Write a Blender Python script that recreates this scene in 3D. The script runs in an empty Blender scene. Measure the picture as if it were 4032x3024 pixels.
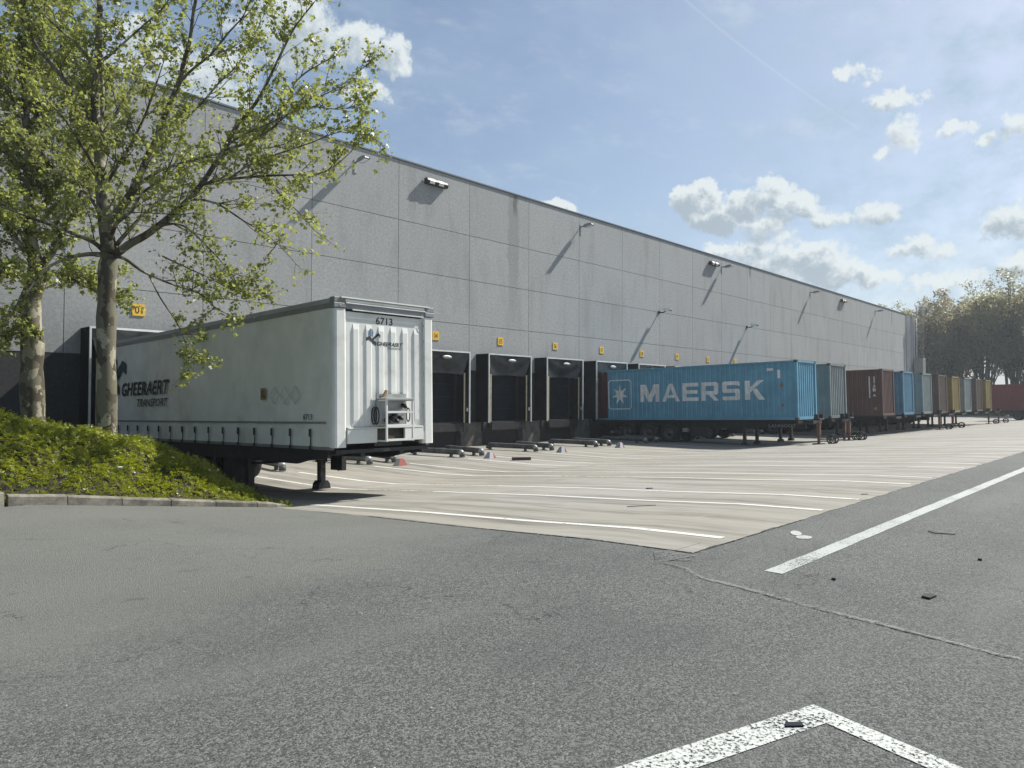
import bpy, math, random
import numpy as np
from mathutils import Vector, Matrix
R = math.radians
S = bpy.context.scene
C = S.collection
random.seed(7)
rng = np.random.default_rng(7)

# ---------------- camera
cam_d = bpy.data.cameras.new('camera'); cam = bpy.data.objects.new('camera', cam_d); C.objects.link(cam)
YAW, PIT, ROL = R(46.8928), R(1.1651), R(0.2108)
fw = Vector((math.sin(YAW)*math.cos(PIT), math.cos(YAW)*math.cos(PIT), math.sin(PIT)))
rr = Vector((math.cos(YAW), -math.sin(YAW), 0)); uu = rr.cross(fw)
r2 = rr*math.cos(ROL)+uu*math.sin(ROL); u2 = -rr*math.sin(ROL)+uu*math.cos(ROL)
cam.matrix_world = Matrix(((r2.x, u2.x, -fw.x, 0), (r2.y, u2.y, -fw.y, 0), (r2.z, u2.z, -fw.z, 1.56), (0, 0, 0, 1)))
cam_d.sensor_width = 36; cam_d.lens = 25.445; cam_d.clip_start = 0.05; cam_d.clip_end = 5000
S.camera = cam

# ---------------- sun
SUN = Vector((0.94, -0.27, 1.0)).normalized()          # towards the sun
sd = bpy.data.lights.new('sun', 'SUN'); sd.energy = 4.9; sd.angle = R(0.6); sd.color = (1, .965, .90)
so = bpy.data.objects.new('sun', sd); C.objects.link(so); so.rotation_euler = SUN.to_track_quat('Z', 'Y').to_euler(); so.location = (0, 0, 60)
S.view_settings.view_transform = 'Standard'; S.view_settings.look = 'None'; S.view_settings.gamma = 1
S.view_settings.exposure = 0.68
S.render.resolution_x = 1024; S.render.resolution_y = 768
S.cycles.max_bounces = 6; S.cycles.transparent_max_bounces = 8

# ---------------- world: Nishita sky, cirrus veil and cumulus placed by compass direction
W = bpy.data.worlds.new('World'); S.world = W; W.use_nodes = True
nt = W.node_tree; nt.nodes.clear(); L = nt.links.new
def N(t, **k):
    n = nt.nodes.new(t)
    for a, b in k.items(): setattr(n, a, b)
    return n
def plug(s, v):
    if isinstance(v, (int, float)): s.default_value = v
    elif isinstance(v, (tuple, list)): s.default_value = v
    else: L(v, s)
def M(op, a, b=None, c=None):
    n = N('ShaderNodeMath', operation=op); plug(n.inputs[0], a)
    if b is not None: plug(n.inputs[1], b)
    if c is not None: plug(n.inputs[2], c)
    return n.outputs[0]
def VM(op, a, b=None, out=0):
    n = N('ShaderNodeVectorMath', operation=op); plug(n.inputs[0], a)
    if b is not None: plug(n.inputs[1], b)
    return n.outputs[out]
def MR(v, a, b, c=0., d=1., smooth=True):
    n = N('ShaderNodeMapRange'); n.interpolation_type = 'SMOOTHSTEP' if smooth else 'LINEAR'
    plug(n.inputs[0], v)
    for i, x in enumerate((a, b, c, d)): n.inputs[i+1].default_value = x
    return n.outputs[0]
def NO(vec, scale, detail=6, rough=.55, out=0):
    n = N('ShaderNodeTexNoise'); plug(n.inputs['Vector'], vec); n.inputs['Scale'].default_value = scale
    n.inputs['Detail'].default_value = detail; n.inputs['Roughness'].default_value = rough
    return n.outputs[out]
def MIX(f, a, b):
    n = N('ShaderNodeMix', data_type='RGBA'); plug(n.inputs[0], f); plug(n.inputs[6], a); plug(n.inputs[7], b)
    return n.outputs[2]
sky = N('ShaderNodeTexSky', sky_type='NISHITA'); sky.sun_disc = False
sky.sun_elevation = math.asin(SUN.z); sky.sun_rotation = math.atan2(SUN.x, SUN.y)
sky.air_density = 1.0; sky.dust_density = 1.6; sky.ozone_density = 1.2
tc = N('ShaderNodeTexCoord'); D = tc.outputs['Generated']
sx = N('ShaderNodeSeparateXYZ'); L(D, sx.inputs[0])
az = M('DEGREES', M('ARCTAN2', sx.outputs[0], sx.outputs[1])); el = M('DEGREES', M('ARCSINE', sx.outputs[2]))
cm = N('ShaderNodeCombineXYZ'); L(az, cm.inputs[0]); L(el, cm.inputs[1])
wrp = VM('MULTIPLY', VM('SUBTRACT', NO(D, 22, 7, .66, 1), (.5, .5, .5)), (5.2, 3.4, 0))
P0 = VM('ADD', cm.outputs[0], wrp)
BL = [(61.4,15.0,2.2,1.5,1.15),(63.3,13.5,2.6,1.5,1.2),(65.0,14.4,2.0,1.3,1),(66.6,15.0,1.9,1.5,1),(68.5,13.9,2.4,1.2,1),(70.7,13.1,2,.9,.9),(73.4,13.1,2.4,1.3,.9),(66,13.,4,1,.8),
 (64,11,2.5,.9,.7),(66.5,11.6,2.5,1,.7),(69,10.4,2.8,1.4,.9),(71.5,9.2,2.6,1.3,.95),(73.3,8.3,2.,.9,.8),(67,9.6,4.5,1.6,.95),(64.5,11,3,1.,.9),(70,10,3,1.6,1.05),
 (72.8,22.2,1.5,.7,.75),(74.7,20.2,1.9,.8,.8),(73.7,17.,1.3,.6,.6),(75.8,18,1.3,1.4,.62),(78.6,17.9,1.4,.7,.65),(80.4,16.7,1.2,.6,.6),(82.2,17.4,1.5,1.3,.8),
 (82.1,11.6,2.6,1.6,1),(76.4,10.3,2.6,1.0,.85),(82,8.6,2.4,1,.9),(78.5,8.0,4.2,.8,.7),
 (34.7,25.8,2.1,1.7,.85),(37.4,25.2,2.1,1.5,.9),(35.3,22.8,1.9,1.3,.75),(30,26,6,3.5,.8),(50.3,14.9,1.8,.8,.9),(22,22,8,4,.7),
 (95,12,8,3,1),(110,16,9,4,1),(20,10,10,3,.9),(-20,14,14,4,1),(140,15,14,5,1),(180,14,16,5,1),(-70,15,16,5,1),(-120,16,15,5,1)]
def density(P):
    acc = None
    for a, e, ra, re, s in BL:
        v = VM('MULTIPLY', VM('SUBTRACT', P, (a, e, 0)), (1/ra, 1/re, 0))
        q = M('MAXIMUM', M('MULTIPLY_ADD', VM('DOT_PRODUCT', v, v, 1), -s, s), 0)
        acc = q if acc is None else M('MAXIMUM', acc, q)
    return acc
fb = NO(D, 34, 10, .66)
S0 = density(P0)
d0 = M('MINIMUM', M('ADD', S0, M('MULTIPLY_ADD', fb, 2.1, -1.22)), M('MULTIPLY', S0, 1.6))
d1 = M('ADD', density(VM('ADD', P0, (.55, .75, 0))), M('MULTIPLY_ADD', NO(VM('ADD', D, (.0, -.004, .012)), 34, 10, .66), 2.1, -1.22))
mask0 = M('MULTIPLY', MR(d0, 0.0, .52), .95)
shade = MR(d1, .05, .85)                                # how much cloud lies between here and the sun
ccol = MIX(shade, (.80, .86, .87, 1), (.42, .50, .57, 1))
mpg = N('ShaderNodeMapping'); L(D, mpg.inputs[0]); mpg.inputs['Rotation'].default_value = (0, R(25), R(35)); mpg.inputs['Scale'].default_value = (1.2, 4.5, 7)
cir = MR(NO(mpg.outputs[0], 2.6, 8, .62), .33, .78)
up = M('MULTIPLY', MR(az, 44, 84, .10, .85), MR(el, 2, 20, .7, 1.0))
veil = M('MINIMUM', M('ADD', M('MULTIPLY', M('MULTIPLY_ADD', cir, .85, .15), up), M('MULTIPLY_ADD', cir, .25, .06)), .92)
mpg2 = N('ShaderNodeMapping'); L(D, mpg2.inputs[0]); mpg2.inputs['Rotation'].default_value = (0, R(-30), R(60)); mpg2.inputs['Scale'].default_value = (1.5, 9, 14)
wisp = M('MULTIPLY', MR(NO(mpg2.outputs[0], 1.6, 9, .68), .50, .80), M('MULTIPLY', MR(el, 6, 16), .30))
# contrail: a line between two directions
t = M('DIVIDE', M('SUBTRACT', az, 60.4), 12.35)
dl = M('ABSOLUTE', M('SUBTRACT', el, M('MULTIPLY_ADD', t, -9.83, 28.48)))
con = M('MULTIPLY', M('MULTIPLY', MR(dl, .03, .20, 1, 0), MR(t, .98, 1.0, 1, 0)), MR(t, -.8, .3))
veil2 = veil
mask = M('MAXIMUM', M('MAXIMUM', mask0, wisp), M('MULTIPLY', con, .13))
b1 = N('ShaderNodeBackground'); b1.inputs[1].default_value = .076; L(sky.outputs[0], b1.inputs[0])
b2 = N('ShaderNodeBackground'); b2.inputs[0].default_value = (.262, .350, .440, 1); b2.inputs[1].default_value = 1
b3 = N('ShaderNodeBackground'); L(ccol, b3.inputs[0]); b3.inputs[1].default_value = .62
m1 = N('ShaderNodeMixShader'); L(veil2, m1.inputs[0]); L(b1.outputs[0], m1.inputs[1]); L(b2.outputs[0], m1.inputs[2])
m2 = N('ShaderNodeMixShader'); L(mask, m2.inputs[0]); L(m1.outputs[0], m2.inputs[1]); L(b3.outputs[0], m2.inputs[2])
wo = N('ShaderNodeOutputWorld'); L(m2.outputs[0], wo.inputs[0])

# ---------------- materials
def mat(name, col, rough=.7, metal=0, vary=0., vscale=4, bump=0., bscale=60, spec=.5, dirt=None, dscale=2, dthr=(.5, .7)):
    """principled material with soft procedural variation, optional dirt patches and bump"""
    global nt, L
    m = bpy.data.materials.new(name); m.use_nodes = True; nt = m.node_tree; L = nt.links.new
    b = nt.nodes['Principled BSDF']; b.inputs['Roughness'].default_value = rough; b.inputs['Metallic'].default_value = metal
    b.inputs['Specular IOR Level'].default_value = spec
    c = (*col, 1); pos = N('ShaderNodeNewGeometry').outputs['Position']
    if vary:
        n = NO(pos, vscale, 5, .6)
        c = MIX(MR(n, .3, .7), tuple(x*(1-vary) for x in col)+(1,), tuple(min(1, x*(1+vary)) for x in col)+(1,))
    if dirt:
        c = MIX(M('MULTIPLY', MR(NO(pos, dscale, 7, .65), *dthr), .8), c, (*dirt, 1))
    plug(b.inputs['Base Color'], c)
    if bump:
        bn = N('ShaderNodeBump'); bn.inputs['Strength'].default_value = bump; bn.inputs['Distance'].default_value = .01
        L(NO(pos, bscale, 4, .6), bn.inputs['Height']); L(bn.outputs[0], b.inputs['Normal'])
    return m

def open_mat(name, rough=.85, spec=.3):
    global nt, L
    m = bpy.data.materials.new(name); m.use_nodes = True; nt = m.node_tree; L = nt.links.new
    b = nt.nodes['Principled BSDF']; b.inputs['Roughness'].default_value = rough; b.inputs['Specular IOR Level'].default_value = spec
    return m, b, N('ShaderNodeNewGeometry').outputs['Position']
def stretch(v, s, rot=0):
    n = N('ShaderNodeMapping'); L(v, n.inputs[0]); n.inputs['Scale'].default_value = s; n.inputs['Rotation'].default_value = (0, 0, rot); return n.outputs[0]
def bump(b, h, strength, dist=.01):
    bn = N('ShaderNodeBump'); bn.inputs['Strength'].default_value = strength; bn.inputs['Distance'].default_value = dist
    L(h, bn.inputs['Height']); L(bn.outputs[0], b.inputs['Normal'])
def VOR(v, scale, feature='F1', out='Distance', rand=1):
    n = N('ShaderNodeTexVoronoi', feature=feature); plug(n.inputs['Vector'], v); n.inputs['Scale'].default_value = scale
    n.inputs['Randomness'].default_value = rand
    return n.outputs[out]
def paint_mix(pos, wear_lo, wear_hi, base, paint, scale=30):
    pass

HAZE = .0006
MT = {}
# coarse asphalt: stones, cracks, tyre-polished and dusty areas
m, b, pos = open_mat('asphalt', .82, .25)
st = VOR(pos, 95, out='Color'); sv = N('ShaderNodeSeparateColor'); L(st, sv.inputs[0])
st2 = NO(pos, 130, 4, .7); med = NO(pos, 22, 5, .6); big = NO(pos, .55, 5, .6); big2 = NO(stretch(pos, (.12, .6, 1), R(0)), 1.2, 5, .6)
c = MIX(MR(sv.outputs[0], .1, .95), (.060, .064, .060, 1), (.178, .187, .175, 1))
c = MIX(MR(st2, .60, .74), c, (.24, .24, .23, 1))
crv = NO(pos, 62, 5, .72)
c = MIX(M('MULTIPLY', MR(crv, .47, .38), .85), c, (.024, .025, .025, 1))
c = MIX(M('MULTIPLY', MR(NO(pos, 38, 5, .72), .54, .68), .45), c, (.21, .215, .205, 1))
c = MIX(M('MULTIPLY', MR(med, .46, .66), .36), c, (.052, .054, .053, 1))
c = MIX(M('MULTIPLY', MR(big, .40, .66), .32), c, (.058, .059, .06, 1))
c = MIX(M('MULTIPLY', MR(big2, .45, .68), .35), c, (.165, .165, .155, 1))
sp = N('ShaderNodeSeparateXYZ'); L(pos, sp.inputs[0])
# old patch of finer, dustier asphalt towards the planted island
dp = MR(M('ADD', M('SUBTRACT', sp.outputs[1], M('MULTIPLY', sp.outputs[0], .35)), M('MULTIPLY_ADD', NO(pos, .8, 4), 2.4, -1.2)), 3.2, 5.6)
fine = MIX(MR(NO(pos, 60, 5, .7), .3, .7), (.125, .127, .112, 1), (.185, .187, .165, 1))
fine = MIX(M('MULTIPLY', MR(NO(stretch(pos, (1, .3, 1)), 1.1, 4), .5, .75), .35), fine, (.10, .10, .095, 1))
c = MIX(M('MULTIPLY', dp, .62), c, fine)
cr = VOR(VM('ADD', pos, VM('MULTIPLY', NO(pos, 3, 4, .6, 1), (.5, .5, .5))), .55, 'DISTANCE_TO_EDGE')
c = MIX(M('MULTIPLY', MR(cr, .006, .0, 0, 1), M('MULTIPLY', MR(NO(pos, .9, 3), .50, .60), .75)), c, (.02, .02, .02, 1))
cr2 = VOR(VM('ADD', pos, VM('MULTIPLY', NO(pos, 5, 4, .7, 1), (.35, .35, .35))), 2.6, 'DISTANCE_TO_EDGE')
c = MIX(M('MULTIPLY', MR(cr2, .012, .0, 0, 1), M('MULTIPLY', MR(NO(pos, .45, 3), .50, .58), .5)), c, (.025, .025, .025, 1))
c = MIX(M('MULTIPLY', MR(NO(VM('ADD', pos, (7, 3, 0)), 1.7, 5, .6), .66, .74), .55), c, (.035, .034, .033, 1))
L(c, b.inputs['Base Color'])
h = M('ADD', M('ADD', M('MULTIPLY', VOR(pos, 95), -.7), M('MULTIPLY', st2, .8)), M('MULTIPLY', crv, 1.4)); bump(b, h, .8, .008)
MT['asphalt'] = m
# concrete yard: warm, with tyre streaks along the bays
m, b, pos = open_mat('yard_concrete', .8, .3)
g1 = NO(stretch(pos, (1.6, .16, 1)), 1.4, 7, .65); g2 = NO(stretch(pos, (.25, 1.1, 1)), .9, 6, .6); g3 = NO(pos, 90, 4, .7); g4 = NO(pos, .18, 3, .5)
c = MIX(MR(g4, .35, .65), (.240, .226, .192, 1), (.262, .253, .230, 1))
c = MIX(M('MULTIPLY', MR(g1, .43, .62), .75), c, (.140, .130, .108, 1))
c = MIX(M('MULTIPLY', MR(g2, .52, .72), .45), c, (.155, .142, .12, 1))
c = MIX(M('MULTIPLY', MR(g3, .35, .65), .30), c, (.34, .32, .27, 1))
c = MIX(M('MULTIPLY', MR(NO(pos, 1.3, 6, .7), .60, .72), .4), c, (.36, .33, .27, 1))
scr = NO(VM('ADD', stretch(pos, (2.6, .10, 1)), VM('MULTIPLY', NO(pos, .25, 3, .5, 1), (3.2, .0, 0))), 1.6, 5, .7)
c = MIX(M('MULTIPLY', M('MULTIPLY', MR(scr, .50, .62), MR(NO(pos, .22, 3), .38, .54)), .62), c, (.095, .090, .080, 1))
c = MIX(M('MULTIPLY', MR(NO(VM('ADD', pos, (3, 9, 0)), 1.1, 6, .65), .67, .76), .5), c, (.08, .075, .065, 1))
sp = N('ShaderNodeSeparateXYZ'); L(pos, sp.inputs[0])
jy = M('ABSOLUTE', M('SUBTRACT', M('FRACT', M('DIVIDE', sp.outputs[1], 5.2)), .5)); 
c = MIX(M('MULTIPLY', MR(jy, .0022, .0008), .5), c, (.10, .095, .085, 1))
L(c, b.inputs['Base Color']); bump(b, g3, .25, .004); MT['yard'] = m
# washed pebble concrete of the hall: light upper panels
def hall(name, lo, hi, dark, stains):
    m, b, pos = open_mat(name, .85, .25)
    g = M('ADD', M('MULTIPLY', NO(pos, 26, 3, .8), .5), M('MULTIPLY', NO(pos, 9, 3, .8), .5)); g5 = NO(stretch(pos, (1, 1, .22)), 1.0, 6, .65); g6 = NO(pos, .35, 3, .5)
    at = N('ShaderNodeAttribute'); at.attribute_name = 'tone'
    c = MIX(MR(g, .35, .665), (*lo, 1), (*hi, 1))
    c = MIX(M('MULTIPLY', MR(g5, .46, .70), .36), c, (*dark, 1))
    c = MIX(M('MULTIPLY', MR(g6, .45, .65), .12), c, (*hi, 1))
    c = MIX(M('MULTIPLY', at.outputs['Fac'], .22), c, (*dark, 1))
    if stains:
        sp = N('ShaderNodeSeparateXYZ'); L(pos, sp.inputs[0]); wv = M('MULTIPLY_ADD', NO(pos, 1.6, 5, .7), .5, -.25)
        for x0, w, z0, z1, k in stains:
            a = MR(M('ABSOLUTE', M('ADD', M('SUBTRACT', sp.outputs[0], x0), M('MULTIPLY', wv, w*3))), w*.55, w, 1, 0)
            z = M('MULTIPLY', MR(sp.outputs[2], z0, z0+(z1-z0)*.6), MR(sp.outputs[2], z1, z1+.15, 1, 0))
            c = MIX(M('MULTIPLY', M('MULTIPLY', a, z), k), c, (.085, .082, .078, 1))
    L(c, b.inputs['Base Color']); bump(b, g, .35, .01); return m
MT['wall'] = hall('wall_concrete', (.25, .258, .258), (.405, .412, .41), (.19, .188, .18),
    [(27.97, .20, 11.0, 12.27, .65), (27.85, .50, 4.5, 12.2, .26), (56.07, .20, 11.3, 12.3, .65), (94.5, .20, 10.0, 12.25, .6), (21.0, .3, 9, 12.2, .15), (76.6, .3, 9.6, 11.6, .25), (77.9, .25, 10.4, 11.6, .25)])
MT['plinth'] = hall('plinth_concrete', (.030, .030, .031), (.058, .057, .056), (.022, .022, .022), None)
MT['pier'] = mat('pier_concrete', (.085, .078, .070), .9, vary=.35, vscale=2.5, bump=.3, bscale=40, dirt=(.035, .033, .03), dscale=1.6)
MT['joint'] = mat('joint_sealant', (.09, .092, .095), .8)
MT['coping'] = mat('coping_metal', (.11, .12, .135), .5, .3)
MT['clad'] = mat('cladding_metal', (.30, .32, .34), .5, .2, vary=.1, vscale=1)
MT['paint'] = None
def worn_paint(name, col, thr, scale, under, soft=.05):
    """paint that lets the ground below show where it has worn away"""
    m, b, pos = open_mat(name, .7, .3)
    g = NO(pos, scale, 5, .78); g2 = NO(pos, 1.2, 4, .6)
    w = MR(M('ADD', g, M('MULTIPLY_ADD', g2, .35, -.17)), thr, thr+soft)
    c = MIX(MR(NO(pos, 70, 3, .7), .3, .8), (*col, 1), tuple(x*.72 for x in col)+(1,))
    L(c, b.inputs['Base Color']); bump(b, g, .4, .003)
    tp = N('ShaderNodeBsdfTransparent'); mx = N('ShaderNodeMixShader'); L(w, mx.inputs[0]); L(b.outputs[0], mx.inputs[1]); L(tp.outputs[0], mx.inputs[2])
    L(mx.outputs[0], nt.nodes['Material Output'].inputs[0]); return m
MT['line_yard'] = worn_paint('line_paint_yard', (.62, .62, .57), .62, 12, (.27, .25, .20))
MT['line_faded'] = worn_paint('line_paint_faded', (.54, .53, .48), .50, 9, (.27, .25, .20))
MT['line_road'] = worn_paint('line_paint_road', (.40, .42, .40), .575, 55, (.15, .152, .148))
MT['line_worn'] = worn_paint('line_paint_worn', (.50, .52, .49), .53, 52, (.085, .086, .085))
MT['seam'] = worn_paint('seam_sealing', (.165, .17, .16), .535, 30, (.115, .117, .113))
MT['patch'] = worn_paint('asphalt_patching', (.135, .138, .131), .47, 34, (0, 0, 0), .09)
MT['crack'] = worn_paint('crack_dark', (.02, .02, .018), .53, 14, (0, 0, 0))
MT['kerb'] = mat('kerb_concrete', (.20, .185, .15), .9, vary=.35, vscale=6, bump=.7, bscale=50, dirt=(.075, .07, .055), dscale=2.5, dthr=(.45, .65))
MT['soil'] = mat('soil', (.028, .024, .017), .95, vary=.3, vscale=8, bump=.6, bscale=20)
MT['grass'] = mat('far_grass', (.05, .075, .025), .95, vary=.3, vscale=1)
MT['black'] = mat('black_steel', (.012, .012, .013), .55, vary=.3, vscale=3, dirt=(.05, .046, .042), dscale=1.5, dthr=(.55, .75))
MT['rubber'] = mat('tyre_rubber', (.016, .016, .017), .85, bump=.2, bscale=30, dirt=(.06, .056, .05), dscale=4)
MT['rim'] = mat('rim_steel', (.07, .07, .07), .5, .4, vary=.3, vscale=8)
MT['fabric'] = mat('shelter_fabric', (.007, .0075, .009), .75, vary=.4, vscale=2.2, bump=.3, bscale=9, spec=.12, dirt=(.018, .019, .022), dscale=1.2)
MT['curtain'] = mat('head_curtain_cloth', (.022, .024, .028), .5, vary=.6, vscale=1.3, spec=.5, bump=.4, bscale=5, dirt=(.055, .058, .062), dscale=1.4, dthr=(.45, .7))
MT['alu'] = mat('aluminium', (.62, .63, .62), .42, .25, vary=.1, vscale=3)
MT['cream'] = mat('cream_strip', (.42, .36, .25), .7, vary=.2, vscale=6)
MT['door'] = mat('dock_door_panel', (.008, .010, .015), .55, vary=.4, vscale=1.2, spec=.15, dirt=(.020, .022, .028), dscale=.9)
MT['galv'] = mat('galvanised_steel', (.27, .28, .28), .5, .35, vary=.2, vscale=6)
MT['white'] = mat('white_plastic', (.75, .76, .75), .5, vary=.05, vscale=5)
MT['lens'] = mat('lamp_glass', (.8, .85, .9), .15, spec=.8)
MT['signyellow'] = mat('sign_yellow', (.75, .46, .035), .55, vary=.08, vscale=10)
MT['ink'] = mat('black_lettering', (.012, .012, .012), .6)
MT['railsteel'] = mat('guide_steel', (.075, .078, .075), .6, .2, vary=.35, vscale=4, dirt=(.16, .15, .13), dscale=5)
MT['red'] = mat('marker_red', (.24, .05, .04), .7, vary=.25, vscale=12)
MT['whitemark'] = mat('marker_white', (.30, .31, .32), .7, vary=.15, vscale=12)
MT['orange'] = mat('trestle_orange', (.12, .055, .035), .6, vary=.3, vscale=9, dirt=(.12, .05, .03), dscale=6)
MT['tarp'] = mat('trailer_tarpaulin', (.60, .61, .575), .55, vary=.07, vscale=1.2, bump=.12, bscale=5, dirt=(.36, .37, .32), dscale=.7, dthr=(.48, .8))
MT['tbody'] = mat('trailer_white', (.62, .63, .60), .5, vary=.06, vscale=2, dirt=(.42, .42, .38), dscale=1.7, dthr=(.52, .8))
MT['tcap'] = mat('trailer_cap_grey', (.20, .215, .23), .55, vary=.12, vscale=3)
MT['trail'] = mat('trailer_rail_grey', (.17, .175, .165), .55, vary=.12, vscale=3)
MT['teal'] = mat('lettering_teal', (.012, .055, .075), .6)
MT['steelblue'] = mat('lettering_steel_blue', (.10, .16, .25), .6)
MT['navy'] = mat('lettering_navy', (.015, .017, .03), .6)
MT['faint'] = mat('faint_print', (.33, .34, .31), .6)
MT['isomark'] = mat('iso_mark', (.22, .13, .06), .6)
MT['letter_white'] = mat('container_lettering_white', (.62, .64, .63), .6, vary=.12, vscale=3, dirt=(.36, .42, .44), dscale=2.5, dthr=(.55, .8))
MT['castings'] = mat('corner_casting', (.06, .055, .05), .7, vary=.3, vscale=10)
def cont_mat(name, col, rust=.5):
    m, b, pos = open_mat(name, .5, .5)
    c = MIX(MR(NO(pos, 1.4, 5, .6), .3, .7), tuple(x*.88 for x in col)+(1,), tuple(x*1.12 for x in col)+(1,))
    c = MIX(M('MULTIPLY', MR(NO(stretch(pos, (1, 1, .14)), 2.2, 6, .7), .52, .76), .45), c, tuple(x*.55+.03 for x in col)+(1,))
    c = MIX(M('MULTIPLY', MR(NO(pos, 1.1, 7, .68), .60, .78), .5), c, tuple(x*.7+.06 for x in col)+(1,))
    c = MIX(M('MULTIPLY', MR(NO(stretch(pos, (1, 1, .35)), 5.5, 6, .75), .68, .74), .8), c, (.10, .045, .025, 1))
    L(c, b.inputs['Base Color']); bump(b, NO(pos, 2.2, 3, .5), .25, .03); return m
MT['c_blue'] = cont_mat('container_blue', (.095, .275, .39)); MT['c_blue2'] = cont_mat('container_blue_pale', (.09, .22, .32))
MT['c_grey'] = cont_mat('container_grey', (.175, .205, .21)); MT['c_grey2'] = cont_mat('container_pale_grey', (.20, .235, .235))
MT['c_brown'] = cont_mat('container_brown', (.095, .045, .035)); MT['c_brown2'] = cont_mat('container_dull_brown', (.11, .075, .065))
MT['c_yellow'] = cont_mat('container_yellow', (.25, .19, .065)); MT['c_red'] = cont_mat('container_red', (.16, .022, .022))
MT['c_doorbrown'] = cont_mat('container_door_brown', (.055, .018, .018))
# plane tree bark: camouflage patches
m, b, pos = open_mat('plane_bark', .85, .2)
w = VM('ADD', pos, VM('MULTIPLY', NO(pos, 6, 4, .6, 1), (.25, .25, .25)))
v = VOR(stretch(w, (1, 1, .55)), 7, out='Color'); sv = N('ShaderNodeSeparateColor'); L(v, sv.inputs[0])
c = MIX(MR(sv.outputs[0], .30, .36), (.075, .068, .048, 1), (.15, .142, .10, 1))
c = MIX(MR(sv.outputs[1], .76, .80), c, (.34, .32, .24, 1)); c = MIX(MR(sv.outputs[2], .80, .84), c, (.075, .062, .045, 1))
c = MIX(M('MULTIPLY', MR(NO(pos, 30, 5, .7), .4, .7), .35), c, (.10, .085, .06, 1))
L(c, b.inputs['Base Color']); bump(b, NO(pos, 22, 5, .7), .6, .01); MT['bark'] = m
MT['twig'] = mat('twig_bark', (.085, .072, .055), .85, vary=.3, vscale=6)
MT['farbark'] = mat('far_bark', (.085, .082, .07), .9, vary=.3, vscale=.6)
def leafmat(name, lo, hi, tl, scale=5., trans=.45):
    global nt, L
    m = bpy.data.materials.new(name); m.use_nodes = True; nt = m.node_tree; L = nt.links.new
    b = nt.nodes['Principled BSDF']; b.inputs['Roughness'].default_value = .42; b.inputs['Specular IOR Level'].default_value = .5
    pos = N('ShaderNodeNewGeometry').outputs['Position']
    n = M('ADD', M('MULTIPLY', NO(pos, scale, 3, .6), .5), M('MULTIPLY', NO(pos, scale*7, 2, .5), .5))
    c = MIX(MR(n, .38, .62), (*lo, 1), (*hi, 1)); L(c, b.inputs['Base Color'])
    tr = N('ShaderNodeBsdfTranslucent'); L(MIX(MR(n, .38, .62), tuple(x*.8 for x in tl)+(1,), (*tl, 1)), tr.inputs[0])
    mx = N('ShaderNodeMixShader'); mx.inputs[0].default_value = trans; L(b.outputs[0], mx.inputs[1]); L(tr.outputs[0], mx.inputs[2])
    L(mx.outputs[0], nt.nodes['Material Output'].inputs[0]); return m
MT['leaf'] = leafmat('plane_leaf', (.125, .145, .035), (.305, .335, .095), (.40, .44, .10), 2.2, .5)
MT['sprig'] = leafmat('ground_cover_leaf', (.10, .13, .012), (.34, .36, .035), (.38, .42, .02), 1.6, .35)
MT['sprig_dark'] = MT['sprig']
MT['far1'] = leafmat('far_leaf_olive', (.15, .150, .08), (.29, .275, .155), (.40, .37, .19), .12, .5)
MT['far2'] = leafmat('far_leaf_brown', (.16, .145, .09), (.28, .25, .16), (.38, .33, .20), .12, .5)
MT['far3'] = leafmat('far_leaf_green', (.12, .145, .07), (.24, .26, .13), (.30, .34, .13), .12, .5)

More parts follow.
